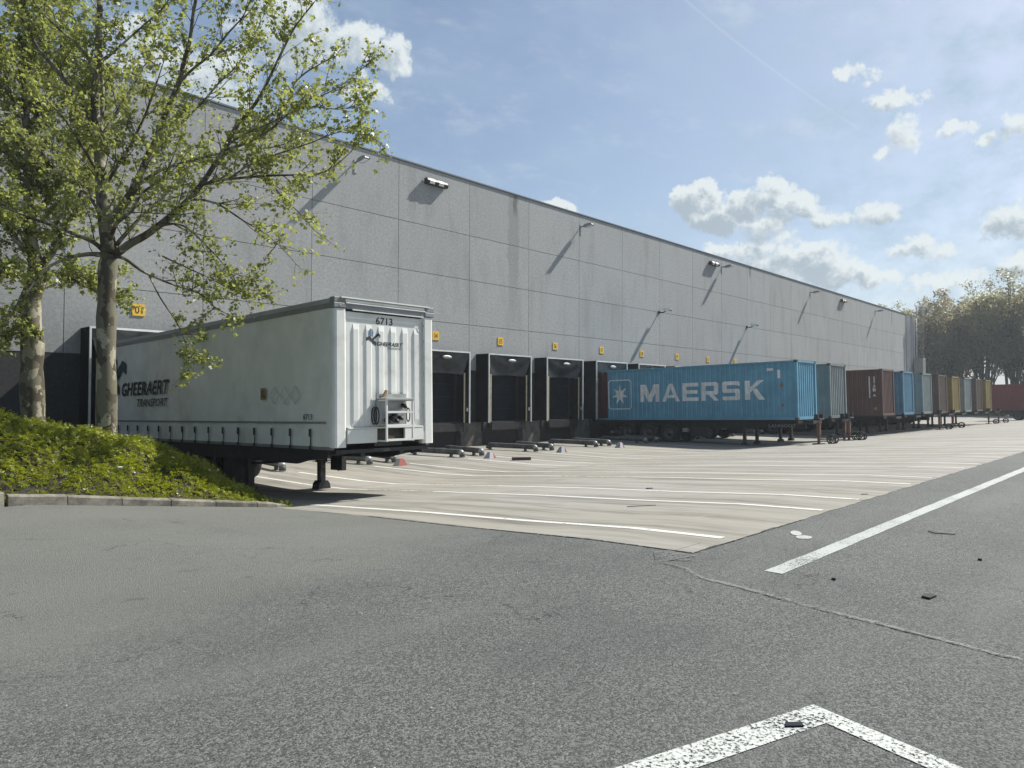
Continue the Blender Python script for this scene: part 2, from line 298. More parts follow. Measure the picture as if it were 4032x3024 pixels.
# ---------------- mesh helpers
def tag(o, label=None, cat=None, group=None, kind=None):
    if label: o['label'] = label
    if cat: o['category'] = cat
    if group: o['group'] = group
    if kind: o['kind'] = kind
    return o
def empty(name, loc, rot=(0, 0, 0), label=None, cat=None, group=None):
    o = bpy.data.objects.new(name, None); C.objects.link(o); o.location = loc; o.rotation_euler = rot; o.empty_display_size = .2
    return tag(o, label, cat, group)
class MB:
    def __init__(s): s.v = []; s.f = []; s.sm = []
    def poly(s, pts, smooth=False):
        i = len(s.v); s.v += [tuple(p) for p in pts]; s.f.append(tuple(range(i, i+len(pts)))); s.sm.append(smooth); return s
    def box(s, x0, x1, y0, y1, z0, z1):
        i = len(s.v); s.v += [(x0, y0, z0), (x1, y0, z0), (x1, y1, z0), (x0, y1, z0), (x0, y0, z1), (x1, y0, z1), (x1, y1, z1), (x0, y1, z1)]
        s.f += [tuple(i+k for k in q) for q in ((0, 3, 2, 1), (4, 5, 6, 7), (0, 1, 5, 4), (1, 2, 6, 5), (2, 3, 7, 6), (3, 0, 4, 7))]; s.sm += [False]*6; return s
    def prism(s, pts, a, b, axis=0):
        """2D outline extruded along an axis between a and b (axis 0: pts are (y,z); 1: (x,z); 2: (x,y))"""
        def P(q, t): return (t, q[0], q[1]) if axis == 0 else ((q[0], t, q[1]) if axis == 1 else (q[0], q[1], t))
        n = len(pts); i = len(s.v); s.v += [P(q, a) for q in pts]+[P(q, b) for q in pts]
        s.f += [tuple(range(i, i+n)), tuple(range(i+2*n-1, i+n-1, -1))]+[(i+k, i+(k+1) % n, i+n+(k+1) % n, i+n+k) for k in range(n)]
        s.sm += [False]*(n+2); return s
    def tube(s, path, rad, seg=8, cap=True, squash=1):
        P = [Vector(p) for p in path]; n = len(P); rs = rad if isinstance(rad, (list, tuple)) else [rad]*n
        i0 = len(s.v); up = Vector((0, 0, 1)); prev = None
        for k in range(n):
            t = (P[min(k+1, n-1)]-P[max(k-1, 0)]).normalized()
            if prev is None: a = t.cross(up if abs(t.z) < .95 else Vector((1, 0, 0))).normalized()
            else:
                a = prev-t*prev.dot(t); a = a.normalized() if a.length > 1e-6 else prev
            prev = a; b = t.cross(a)
            for j in range(seg):
                an = 2*math.pi*j/seg; q = P[k]+(a*math.cos(an)+b*math.sin(an)*squash)*rs[k]; s.v.append(tuple(q))
        for k in range(n-1):
            for j in range(seg):
                s.f.append((i0+k*seg+j, i0+k*seg+(j+1) % seg, i0+(k+1)*seg+(j+1) % seg, i0+(k+1)*seg+j)); s.sm.append(True)
        if cap:
            s.f.append(tuple(i0+j for j in range(seg-1, -1, -1))); s.f.append(tuple(i0+(n-1)*seg+j for j in range(seg))); s.sm += [False, False]
        return s
    def ring(s, c, R_, r, ax='x', seg=24, ss=8, sy=1.):
        c = Vector(c); i0 = len(s.v)
        for a in range(seg):
            A = 2*math.pi*a/seg
            for bb in range(ss):
                B = 2*math.pi*bb/ss; q = R_+r*math.cos(B); w = r*math.sin(B)
                p = {'x': (w, q*math.cos(A)*sy, q*math.sin(A)), 'y': (q*math.cos(A)*sy, w, q*math.sin(A)), 'z': (q*math.cos(A), q*math.sin(A)*sy, w)}[ax]
                s.v.append(tuple(c+Vector(p)))
        for a in range(seg):
            for bb in range(ss):
                s.f.append((i0+a*ss+bb, i0+((a+1) % seg)*ss+bb, i0+((a+1) % seg)*ss+(bb+1) % ss, i0+a*ss+(bb+1) % ss)); s.sm.append(True)
        return s
    def lathe(s, c, prof, ax='x', seg=24):
        c = Vector(c); i0 = len(s.v); n = len(prof)
        for a in range(seg):
            A = 2*math.pi*a/seg
            for (w, q) in prof:
                p = {'x': (w, q*math.cos(A), q*math.sin(A)), 'y': (q*math.cos(A), w, q*math.sin(A)), 'z': (q*math.cos(A), q*math.sin(A), w)}[ax]
                s.v.append(tuple(c+Vector(p)))
        for a in range(seg):
            for k in range(n-1):
                s.f.append((i0+a*n+k, i0+((a+1) % seg)*n+k, i0+((a+1) % seg)*n+k+1, i0+a*n+k+1)); s.sm.append(True)
        return s
    def mesh(s, name, m):
        me = bpy.data.meshes.new(name); me.from_pydata(s.v, [], s.f); me.materials.append(m)
        me.polygons.foreach_set('use_smooth', s.sm); me.update(); return me
    def build(s, name, m, parent=None, bevel=0, label=None):
        me = s.mesh(name, m); o = bpy.data.objects.new(name, me); C.objects.link(o)
        if parent: o.parent = parent
        if bevel:
            md = o.modifiers.new('bevel', 'BEVEL'); md.width = bevel; md.segments = 2; md.limit_method = 'ANGLE'
        if label: o['label'] = label
        return o
def fastmesh(name, V, nper, m):
    """many separate polygons of nper vertices each"""
    V = np.asarray(V, dtype=np.float32).reshape(-1, 3); nv = len(V); nf = nv//nper
    me = bpy.data.meshes.new(name); me.vertices.add(nv); me.vertices.foreach_set('co', V.ravel())
    me.loops.add(nv); me.loops.foreach_set('vertex_index', np.arange(nv, dtype=np.int32))
    me.polygons.add(nf); me.polygons.foreach_set('loop_start', np.arange(0, nv, nper, dtype=np.int32))
    me.update(calc_edges=True); me.materials.append(m); return me
def link(name, me, parent=None):
    o = bpy.data.objects.new(name, me); C.objects.link(o)
    if parent: o.parent = parent
    return o
def copy_tree(o, parent=None):
    c = o.copy(); C.objects.link(c)
    if parent: c.parent = parent
    for ch in o.children: copy_tree(ch, c)
    return c
ORDW = 'first second third fourth fifth sixth seventh eighth ninth tenth eleventh twelfth thirteenth fourteenth fifteenth sixteenth seventeenth eighteenth'.split()
def pieces(name, boxes, m, parent, bevel=0):
    for b_ in boxes:
        q = MB(); q.box(*b_); q.build(name, m, parent, bevel=bevel)
def text_tris(txt, size, shear=0, offset=0, sx=1, spacing=1.):
    cu = bpy.data.curves.new('txt', 'FONT'); cu.body = txt; cu.size = size; cu.shear = shear; cu.offset = offset; cu.space_character = spacing
    cu.resolution_u = 3
    o = bpy.data.objects.new('txt', cu); C.objects.link(o)
    dg = bpy.context.evaluated_depsgraph_get(); me = bpy.data.meshes.new_from_object(o.evaluated_get(dg))
    me.calc_loop_triangles()
    T = [[(me.vertices[i].co.x, me.vertices[i].co.y) for i in t.vertices] for t in me.loop_triangles]
    bpy.data.objects.remove(o); bpy.data.curves.remove(cu); bpy.data.meshes.remove(me)
    xs = [p[0] for t in T for p in t]; ys = [p[1] for t in T for p in t]; x0, y0 = min(xs), min(ys)
    w, h = max(xs)-x0, max(ys)-y0
    return [[((p[0]-x0)/w, (p[1]-y0)/h) for p in t] for t in T]      # unit box
def fit(T, u0, u1, v0, v1): return [[(u0+(u1-u0)*p[0], v0+(v1-v0)*p[1]) for p in t] for t in T]
def clip(poly, a, b):
    def cut(poly, x, keep_gt):
        out = []
        for i, p in enumerate(poly):
            q = poly[(i+1) % len(poly)]; ip = (p[0] >= x) if keep_gt else (p[0] <= x); iq = (q[0] >= x) if keep_gt else (q[0] <= x)
            if ip: out.append(p)
            if ip != iq:
                t_ = (x-p[0])/(q[0]-p[0]); out.append((x, p[1]+t_*(q[1]-p[1])))
        return out
    r = cut(poly, a, True)
    return cut(r, b, False) if len(r) > 2 else []
def decal(mb, polys, prof, place):
    """lay flat convex pieces (u,v) on a corrugated face; prof = [(u, depth)], place(u, v, depth) -> xyz"""
    for po in polys:
        lo, hi = min(p[0] for p in po), max(p[0] for p in po)
        for (ua, da), (ub, db) in zip(prof, prof[1:]):
            if ub <= lo or ua >= hi or ub-ua < 1e-6: continue
            q = clip(po, max(ua, lo), min(ub, hi)) if True else po
            if len(q) < 3: continue
            mb.poly([place(p[0], p[1], da+(db-da)*(p[0]-ua)/(ub-ua)) for p in q])

# ---------------- ground
PY = [-400, 3.7, 5, 7, 9, 12, 14, 15.5, 17, 400]; PZ = [0, 0, -.04, -.17, -.28, -.48, -.62, -.73, -.77, -.77]
def gz(x, y):
    f = min(1, max(0, (x-2.9)/4.3)); return float(np.interp(y, PY, PZ))*f
def grid(name, xs, ys, m, skip=None, dz=0., kind='structure', jit=None):
    mb = MB(); idx = {}
    for i, x in enumerate(xs):
        for j, y in enumerate(ys): idx[i, j] = len(mb.v); mb.v.append((x, y, gz(x, y)+dz))
    for i in range(len(xs)-1):
        for j in range(len(ys)-1):
            if skip and skip((xs[i]+xs[i+1])/2, (ys[j]+ys[j+1])/2): continue
            mb.f.append((idx[i, j], idx[i+1, j], idx[i+1, j+1], idx[i, j+1])); mb.sm.append(True)
    return tag(mb.build(name, m), kind=kind)
xs = sorted(set([-400, -150, -60, -30, -15, -8, -4, 0, 2.9]+[2.9+.43*i for i in range(1, 11)]+[6.67, 7.6, 12, 20, 40, 80, 127, 180, 400]))
ys = sorted(set([-300, -100, -40, -20, -10, -5, 0, 3.0, 3.73]+[3.73+.4*i for i in range(1, 36)]+[19, 22, 26.5]))
grid('asphalt', xs, ys, MT['asphalt'], skip=lambda x, y: (x > 6.67 and y > 3.73 and x < 127))
# yard sheet with a ragged edge, 4 mm proud
mb = MB(); yy = [3.71+.1*i for i in range(140)]+[18, 20, 23, 26.2]; cols = [6.6, 7.2, 12, 30, 60, 100, 127.5]
ex = {}
rag = lambda s: .012*math.sin(s*9.1)+.014*math.sin(s*3.7+1)+random.uniform(-.012, .012)
xx = [6.62+.1*i for i in range(260)]+[33+2*i for i in range(48)]
ed = [(x, 3.70+rag(x)*.9) for x in xx]
for a, b_ in zip(ed, ed[1:]):
    mb.poly([(a[0], a[1], .004), (b_[0], b_[1], .004), (b_[0], 3.9, gz(b_[0], 3.9)+.004), (a[0], 3.9, gz(a[0], 3.9)+.004)])
le = [(6.64+rag(y)*.9, y) for y in yy if y > 3.89]
for a, b_ in zip(le, le[1:]):
    mb.poly([(a[0], a[1], gz(6.65, a[1])+.004), (7.2, a[1], gz(7.2, a[1])+.004), (7.2, b_[1], gz(7.2, b_[1])+.004), (b_[0], b_[1], gz(6.65, b_[1])+.004)])
ys2 = [3.9+.35*i for i in range(40)]+[19, 22, 26.2]
xs2 = [7.2, 12, 30, 60, 100, 128.6]
for i in range(len(xs2)-1):
    for j in range(len(ys2)-1):
        x0, x1, y0, y1 = xs2[i], xs2[i+1], ys2[j], ys2[j+1]
        mb.poly([(x0, y0, gz(x0, y0)+.004), (x1, y0, gz(x1, y0)+.004), (x1, y1, gz(x1, y1)+.004), (x0, y1, gz(x0, y1)+.004)])
tag(mb.build('concrete_yard', MT['yard']), kind='structure')
mb = MB(); mb.poly([(120, -300, .05), (2500, -300, .05), (2500, 3.7, .05), (120, 3.7, .05)]) if False else None
mb = MB(); mb.box(128.5, 630, -250, 500, -1.2, .12); mb.box(-400, 128.5, 30, 500, -1.5, -.9); tag(mb.build('grass_ground', MT['grass']), kind='structure')

def strip(name, pts, w, m, dz=.008, ragw=0.0, step=.15):
    """painted strip along a polyline that follows the ground"""
    mb = MB(); P = []
    for (a, b_) in zip(pts, pts[1:]):
        n = max(1, int(math.dist(a, b_)/step)); P += [(a[0]+(b_[0]-a[0])*k/n, a[1]+(b_[1]-a[1])*k/n) for k in range(n)]
    P.append(pts[-1]); Lf = []; Rt = []
    for k, p in enumerate(P):
        q0, q1 = P[max(0, k-1)], P[min(len(P)-1, k+1)]; dx, dy = q1[0]-q0[0], q1[1]-q0[1]; l = math.hypot(dx, dy); nx, ny = -dy/l, dx/l
        wa, wb = w/2+random.uniform(-ragw, ragw), w/2+random.uniform(-ragw, ragw)
        for lst, s in ((Lf, wa), (Rt, -wb)):
            x, y = p[0]+nx*s, p[1]+ny*s; lst.append((x, y, gz(x, y)+dz))
    for k in range(len(P)-1): mb.poly([Rt[k], Rt[k+1], Lf[k+1], Lf[k]])
    return mb
mk = MB()
def add_lines(name, segs, m, **kw):
    big = MB()
    for pts, w in segs:
        s = strip('', pts, w, m, **kw); o = len(big.v); big.v += s.v; big.f += [tuple(i+o for i in f) for f in s.f]; big.sm += s.sm
    return tag(big.build(name, m), kind='structure')
BAY = [9.05+4.415*k for k in range(18)]
segs = []; fad = []
for k, c0 in enumerate(BAY):
    for s in (-1, 1):
        x = c0+s*1.44
        if k == 0 and s < 0: segs.append(([(x, 3.86), (x, 12.4)], .13)); continue
        a = random.uniform(9.5, 12.5); b_ = a+random.uniform(1.5, 3)
        segs.append(([(x, 3.80), (x, a)], .12)); fad.append(([(x, a), (x, b_)], .115)); segs.append(([(x, b_), (x, 20.4)], .12))
add_lines('bay_lines', segs, MT['line_yard'], ragw=.006)
add_lines('faded_bay_lines', fad, MT['line_faded'], ragw=.006)
add_lines('lane_line', [([(6.40, 2.755), (90, 2.755)], .17)], MT['line_road'], ragw=.006, step=.3, dz=.005)
# rotated bay corner in the foreground (outline of two strokes)
u = Vector((-.958, .287)); v_ = Vector((-.287, -.958)); o0 = Vector((3.78, 1.42))
mb = MB()
def quad2(a, b_, c_, d_): mb.poly([(p.x, p.y, .005) for p in (a, b_, c_, d_)])
nseg = 24
for i in range(nseg):
    a, b_ = .17+3.2*i/nseg, .17+3.2*(i+1)/nseg
    quad2(o0+u*a+v_*.0, o0+u*b_, o0+u*b_+v_*.17, o0+u*a+v_*.17)
quad2(o0, o0+u*.17, o0+u*.17+v_*.17, o0+v_*.17)
for i in range(nseg):
    a, b_ = .17+3.*i/nseg, .17+3.*(i+1)/nseg
    quad2(o0+v_*a, o0+v_*a+u*.13, o0+v_*b_+u*.13, o0+v_*b_)
tag(mb.build('corner_marking', MT['line_worn']), kind='structure')
mb = MB()
for (cx, cy, a, bb, th) in ((8.46, 3.37, .16, .062, R(24)), (8.27, 3.205, .12, .085, R(5))):
    mb.poly([(cx+math.cos(th)*a*math.cos(t_)-math.sin(th)*bb*(1+.25*math.sin(2*t_))*math.sin(t_), cy+math.sin(th)*a*math.cos(t_)+math.cos(th)*bb*math.sin(t_), .006) for t_ in [2*math.pi*i/22 for i in range(22)]])
tag(mb.build('painted_blots', MT['line_road']), kind='structure')
add_lines('asphalt_seam', [([(6.55, 3.62), (6.05, 3.75), (6.0, 3.45), (5.78, 3.15), (5.72, 2.74), (5.55, 2.09), (5.46, 1.58), (5.34, 1.0), (5.25, .4), (5.1, -1)], .06)], MT['seam'], ragw=.02, step=.05, dz=.003)
add_lines('asphalt_crack', [([(6.50, 3.60), (6.03, 3.70), (5.98, 3.42), (5.74, 3.12), (5.68, 2.72), (5.51, 2.07), (5.43, 1.57), (5.31, 1.0), (5.22, .4), (5.07, -1)], .009), ([(6.635, 3.70), (6.635, 9.2)], .028), ([(6.62, 3.685), (9.5, 3.685)], .016)], MT['crack'], ragw=.005, step=.06, dz=.007)
tag(MB().poly([(6.30, 3.52, .0045), (6.52, 3.60, .0045), (6.60, 3.95, .0045), (6.42, 4.02, .0045), (6.10, 3.80, .0045)]).build('asphalt_patch', MT['patch']), kind='structure')

# thin air between here and the far trees
hz = MB(); hz.box(-410, 640, -310, 520, -2.6, 31)
hm = bpy.data.materials.new('haze'); hm.use_nodes = True; nt = hm.node_tree; nt.nodes.clear(); L = nt.links.new
pv = N('ShaderNodeVolumePrincipled'); pv.inputs['Color'].default_value = (.80, .88, .95, 1); pv.inputs['Density'].default_value = HAZE; pv.inputs['Anisotropy'].default_value = .2
L(pv.outputs[0], N('ShaderNodeOutputMaterial').inputs['Volume']); tag(hz.build('haze', hm), 'thin pale haze over the yard', 'haze', kind='stuff')
S.cycles.volume_bounces = 0

# ---------------- warehouse
WX0, PWID, WY = 20.243, 4.415, 26.0
hallE = empty('warehouse', (40, 26, -.8), label='long flat-roofed warehouse of pale grey concrete panels with a dark base', cat='warehouse')
hallE.rotation_euler = (0, 0, 0)
def H(o):                                   # parent to the warehouse while keeping world coordinates
    o.parent = hallE; o.location = (-40, -26, .8); return o
rows = [2.96, 5.204, 7.423, 9.647, 12.36]; G = .011
js = [WX0+PWID*n for n in range(-13, 19)]; js = js+[100.35]
mb = MB(); tone = []
for x0, x1 in zip(js, js[1:]):
    colr = random.uniform(0, .6)
    for z0, z1 in zip(rows, rows[1:]):
        mb.box(x0+G, x1-G, 26.0, 26.2, z0+(G if z0 > 3 else 0), z1-G); t_ = min(1, max(0, colr+random.uniform(-.3, .4))); tone += [t_]*6
def with_tone(mb, name, m, tone):
    me = mb.mesh(name, m); at = me.attributes.new('tone', 'FLOAT', 'FACE'); at.data.foreach_set('value', tone)
    return link(name, me)
H(with_tone(mb, 'wall_panels', MT['wall'], tone))
mb = MB(); mb.box(js[0], 104.2, 26.03, 26.5, -.8, 12.36); H(mb.build('joint_backing', MT['joint']))
mb = MB(); tone = []
for x0, x1 in zip(js, js[1:]): mb.box(x0+G, x1-G, 26.01, 26.2, -.8, 2.94); tone += [random.uniform(0, .7)]*6
H(with_tone(mb, 'plinth', MT['plinth'], tone))
mb = MB(); mb.box(js[0], 104.45, 25.95, 26.6, 12.365, 12.43); H(mb.build('roof_trim', MT['coping']))
mb = MB(); mb.box(js[0], 104.2, 26.61, 150, 11.9, 12.1); H(mb.build('roof', MT['coping']))
mb = MB(); mb.box(104.05, 104.3, 26.5, 150, -.8, 12.36); H(mb.build('gable_wall', MT['clad']))
mb = MB(); mb.box(js[0]-.2, js[0], 26, 149.9, -.8, 12.36); H(mb.build('gable_wall', MT['clad']))
mb = MB(); mb.box(js[0]-.2, 104.3, 150, 150.2, -.8, 12.36); H(mb.build('back_wall', MT['clad']))
mb = MB(); x = 100.36
while x < 104.3:                               # ribbed corner cladding
    mb.box(x, x+.20, 25.94, 26.02, -.7, 12.36); mb.box(x+.20, x+.33, 25.98, 26.02, -.7, 12.36); x += .33
H(mb.build('corner_cladding', MT['clad']))
for x_ in [BAY[0]-3]+[c0+1.5 for c0 in BAY]:
    mb = MB(); mb.box(x_, x_+1.42, 25.62, 26.005, -.8, .40); H(mb.build('dock_pier', MT['pier'], bevel=.03))
mb = MB(); mb.tube([(104.15, 25.75, -.7), (104.15, 25.75, 12.2)], .07, 8); H(mb.build('downpipe', MT['galv']))

# rung ladder with cage
t = empty('caged_ladder', (103.7, 25.4, 2), label='tall galvanised ladder in a hooped cage at the far corner of the warehouse', cat='ladder')
mb = MB()
for s in (-.25, .25): mb.tube([(s, .2, .2), (s, .2, 11.9)], .035, 6)
mb.build('stile', MT['galv'], t)
mb = MB(); z = .4
while z < 11.8: mb.tube([(-.25, .2, z), (.25, .2, z)], .018, 6); z += .28
mb.build('rungs', MT['galv'], t)
mb = MB(); z = 5.2
while z < 11.8: mb.ring((0, -.2, z), .42, .035, 'z', 16, 6); z += 1.05
for a in range(7):
    A = R(190+a*27); mb.tube([(.42*math.cos(A), -.2+.42*math.sin(A), 5.2), (.42*math.cos(A), -.2+.42*math.sin(A), 11.8)], .03, 5)
mb.build('cage', MT['galv'], t)
mb = MB(); mb.box(-.42, .42, -.60, -.56, 10.4, 11.75); mb.build('cage_mesh', MT['galv'], t)
mb = MB(); mb.box(-.62, .62, -.66, .34, -2.4, 5.0); mb.build('ladder_guard', MT['galv'], t)

# ---------------- dock equipment
def digits(txt, h):
    return text_tris(txt, 1, offset=.006)
ORD = {}
for k, c0 in enumerate(BAY):
    n = k+1; nn = '%02d' % n
    t = empty('dock_shelter', (c0, 25.1, .4), label='black dock shelter with white edging, %s from the left, under sign %s' % (ORDW[k], nn), cat='dock shelter', group='dock shelters along the wall')
    if k == 0:
        sh = {}
        w = 1.57; ht = 3.38
        for s in (-1, 1):
            mb = MB(); mb.box(min(s*w, s*(w-.03)), max(s*w, s*(w-.03)), .03, .9, 0, ht-.03); sh['side_wall', s] = mb.mesh('side_wall', MT['fabric'])
        mb = MB(); mb.box(-w, w, .03, .9, ht-.03, ht); sh['top_wall', 0] = mb.mesh('top_wall', MT['fabric'])
        mb = MB(); mb.box(-w-.012, -w+.045, -.03, .028, -.02, ht+.01); mb.box(w-.045, w+.012, -.03, .028, -.02, ht+.01); mb.box(-w+.0455, w-.0455, -.03, .028, ht-.055, ht+.012)
        sh['edge_frame', 0] = mb.mesh('edge_frame', MT['alu'])
        # head curtain: sagging cloth with folds
        mb = MB(); nx, nz = 36, 14; g_ = {}
        for i in range(nx+1):
            for j in range(nz+1):
                u_ = i/nx*2-1; q = j/nz; sag = .22*(1-u_*u_)*(math.sin(q*math.pi*.5))
                fold = .075*math.sin(8*q+4.5*u_*u_+.5)*(1-abs(u_)**2)*(1-q*.5)+.02*math.sin(9*u_+4*q)*(1-q)
                taper = 1-.17*q**1.3
                x_ = u_*(w-.05)*taper; z_ = ht-.06-q*(1.02-.05*math.cos(u_*math.pi*.5)); y_ = .02+sag*.8+fold+.13*q
                g_[i, j] = len(mb.v); mb.v.append((x_, y_, z_))
        for i in range(nx):
            for j in range(nz): mb.f.append((g_[i, j], g_[i+1, j], g_[i+1, j+1], g_[i, j+1])); mb.sm.append(True)
        sh['head_curtain', 0] = mb.mesh('head_curtain', MT['curtain'])
        for s in (-1, 1):
            mb = MB(); pts = [(s*(w-.05), .04), (s*(w-.15), .09), (s*(w-.25), .12)]
            mb.prism([pts[0], pts[1], pts[2], (pts[2][0], .15), (pts[1][0], .12), (pts[0][0], .07)], 0.02, ht-.95, 2); sh['side_curtain', s] = mb.mesh('side_curtain', MT['fabric'])
            mb = MB(); mb.box(min(s*(w-.29), s*(w-.215)), max(s*(w-.29), s*(w-.215)), .09, .118, .02, ht-1.0); sh['guide_strip', s] = mb.mesh('guide_strip', MT['cream'])
        mb = MB(); mb.lathe((.12, -.0, ht-.30), [(.0, .0), (0, .9), (.02, 1.0), (.03, .9)], 'y', 24)
        mb.v = [((x-.12)*.30+.12, y-.02, (z-(ht-.30))*.085+ht-.30) for x, y, z in mb.v]
        sh['badge', 0] = mb.mesh('badge', MT['galv'])
        mb = MB(); mb.box(w-.20, w-.07, -.01, .035, .55, .72); sh['switch_box', 0] = mb.mesh('switch_box', MT['galv'])
    for (nm, _), me in sh.items(): link(nm, me, t)
    # door and leveller behind the shelter
    t = empty('dock_door', (c0, 25.97, .45), label='dark sectional dock door inside the %s dock shelter from the left' % ORDW[k], cat='dock door', group='dock doors along the wall')
    if k == 0:
        dd = {}; mb = MB()
        for q in range(5): mb.box(-1.3, 1.3, -.03, .02, .01+q*.6, .59+q*.6)
        dd['door_panels'] = mb.mesh('door_panels', MT['door'])
        mb = MB(); mb.box(-.95, -.35, -.05, -.031, 1.95, 2.15); dd['window'] = mb.mesh('window', MT['lens2'] if 'lens2' in MT else MT['door'])
        mb = MB(); mb.box(-1.25, 1.25, -.62, .0, -.32, -.02); mb.box(-1.15, 1.15, -.70, -.621, -.44, -.10); dd['leveller'] = mb.mesh('leveller', MT['black'])
        mb = MB(); mb.box(-.13, .13, -.50, -.36, -.50, -.04); bump_me = mb.mesh('bumper', MT['rubber'])
    for nm, me in dd.items(): link(nm, me, t)
    for s in (-1, 1): link('bumper', bump_me, t).location = (s*1.42, 0, 0)
    # door number
    sx_ = c0+.17
    t = empty('door_sign', (sx_, 25.985, 4.52), label='yellow square sign reading %s above the %s dock shelter from the left' % (nn, ORDW[k]), cat='sign', group='door number signs')
    mb = MB(); mb.box(-.20, .20, -.012, .012, -.20, .20); mb.build('board', MT['signyellow'], t)
    T = fit(digits(nn, .24), -.12, .12, -.125, .125); mb = MB()
    for po in T: mb.poly([(p[0], -.0145, p[1]) for p in po])
    mb.build('lettering', MT['ink'], t)

# wall lamps
def floodbar(x, z, n_, label):
    t = empty('floodlight_bar', (x, 25.97, z), label=label, cat='floodlight', group='floodlight bars below the roof edge')
    mb = MB(); mb.prism([(0, .12), (-.20, .12), (-.26, .0), (-.20, -.13), (0, -.13)], -.64, .64, 0); mb.build('housing', MT['black'], t, bevel=.008)
    for c_ in (-.34, .22):
        mb = MB(); mb.prism([(-.19, .128), (-.275, .0), (-.265, -.005), (-.18, .122)][::-1], c_-.15, c_+.15, 0); mb.prism([(-.268, -.01), (-.21, -.12), (-.20, -.115), (-.258, -.005)], c_-.15, c_+.15, 0); mb.build('lamp_glass', MT['white'], t)  # bright reflection of the glass put into its white colour and sunward tilt
floodbar(22.35, 11.72, 1, 'dark floodlight bar with two white lamps on the wall near the white trailer')
floodbar(49.75, 11.72, 2, 'dark floodlight bar near the middle of the roof edge')
floodbar(77.5, 11.75, 3, 'dark floodlight bar furthest along the roof edge')
def arm(x, z, label):
    t = empty('wall_lamp', (x, 26, z), label=label, cat='wall lamp', group='street-type lamps on arms below the roof edge')
    mb = MB(); mb.box(-.07, .07, -.03, .0, -.45, .12); mb.build('bracket', MT['galv'], t)
    mb = MB(); mb.tube([(0, -.03, 0), (0, -.16, .03), (0, -.30, .02)], .03, 8); mb.build('arm', MT['black'], t)
    mb = MB(); mb.prism([(-.26, -.05), (-.34, .06), (-.62, .11), (-.84, .07), (-.86, .0), (-.5, -.07)], -.13, .13, 0); mb.build('lamp_head', MT['galv'], t, bevel=.02)
    mb = MB(); mb.prism([(-.40, -.085), (-.42, -.06), (-.78, -.02), (-.74, -.05)], -.10, .10, 0); mb.build('lamp_glass', MT['lens'], t)
for x, l_ in ((33.65, 'wall lamp on a short arm above dock door 06 casting a long slanting shadow'), (51.2, 'wall lamp on a short arm beside the middle floodlight bar'), (68.9, 'third wall lamp along the roof edge, halfway to the far corner'), (88.2, 'wall lamp on a short arm nearest the far corner'), (17.9, 'wall lamp by the roof edge half hidden by the plane tree twigs')):
    arm(x, 11.66, l_)
def wcam(x, z, label):
    t = empty('security_camera', (x, 26, z), label=label, cat='camera', group='white wall cameras')
    mb = MB(); mb.box(-.08, .08, -.06, 0, -.10, .10); mb.tube([(0, -.05, 0), (0, -.35, -.04), (0, -.52, .06)], .04, 8); mb.build('bracket', MT['black'], t)
    mb = MB(); mb.prism([(-.36, .10), (-.40, .26), (-.92, .16), (-.90, .02), (-.6, .05)], -.11, .11, 0); mb.build('camera_body', MT['white'], t, bevel=.02)
    mb = MB(); mb.lathe((0, -.93, .09), [(-.04, 0), (-.04, .05), (.02, .06)], 'y', 16); mb.build('lens', MT['black'], t)
wcam(42.2, 7.40, 'white camera on the wall joint above dock door 08')
wcam(55.45, 7.40, 'white camera on the wall joint above the blue container')

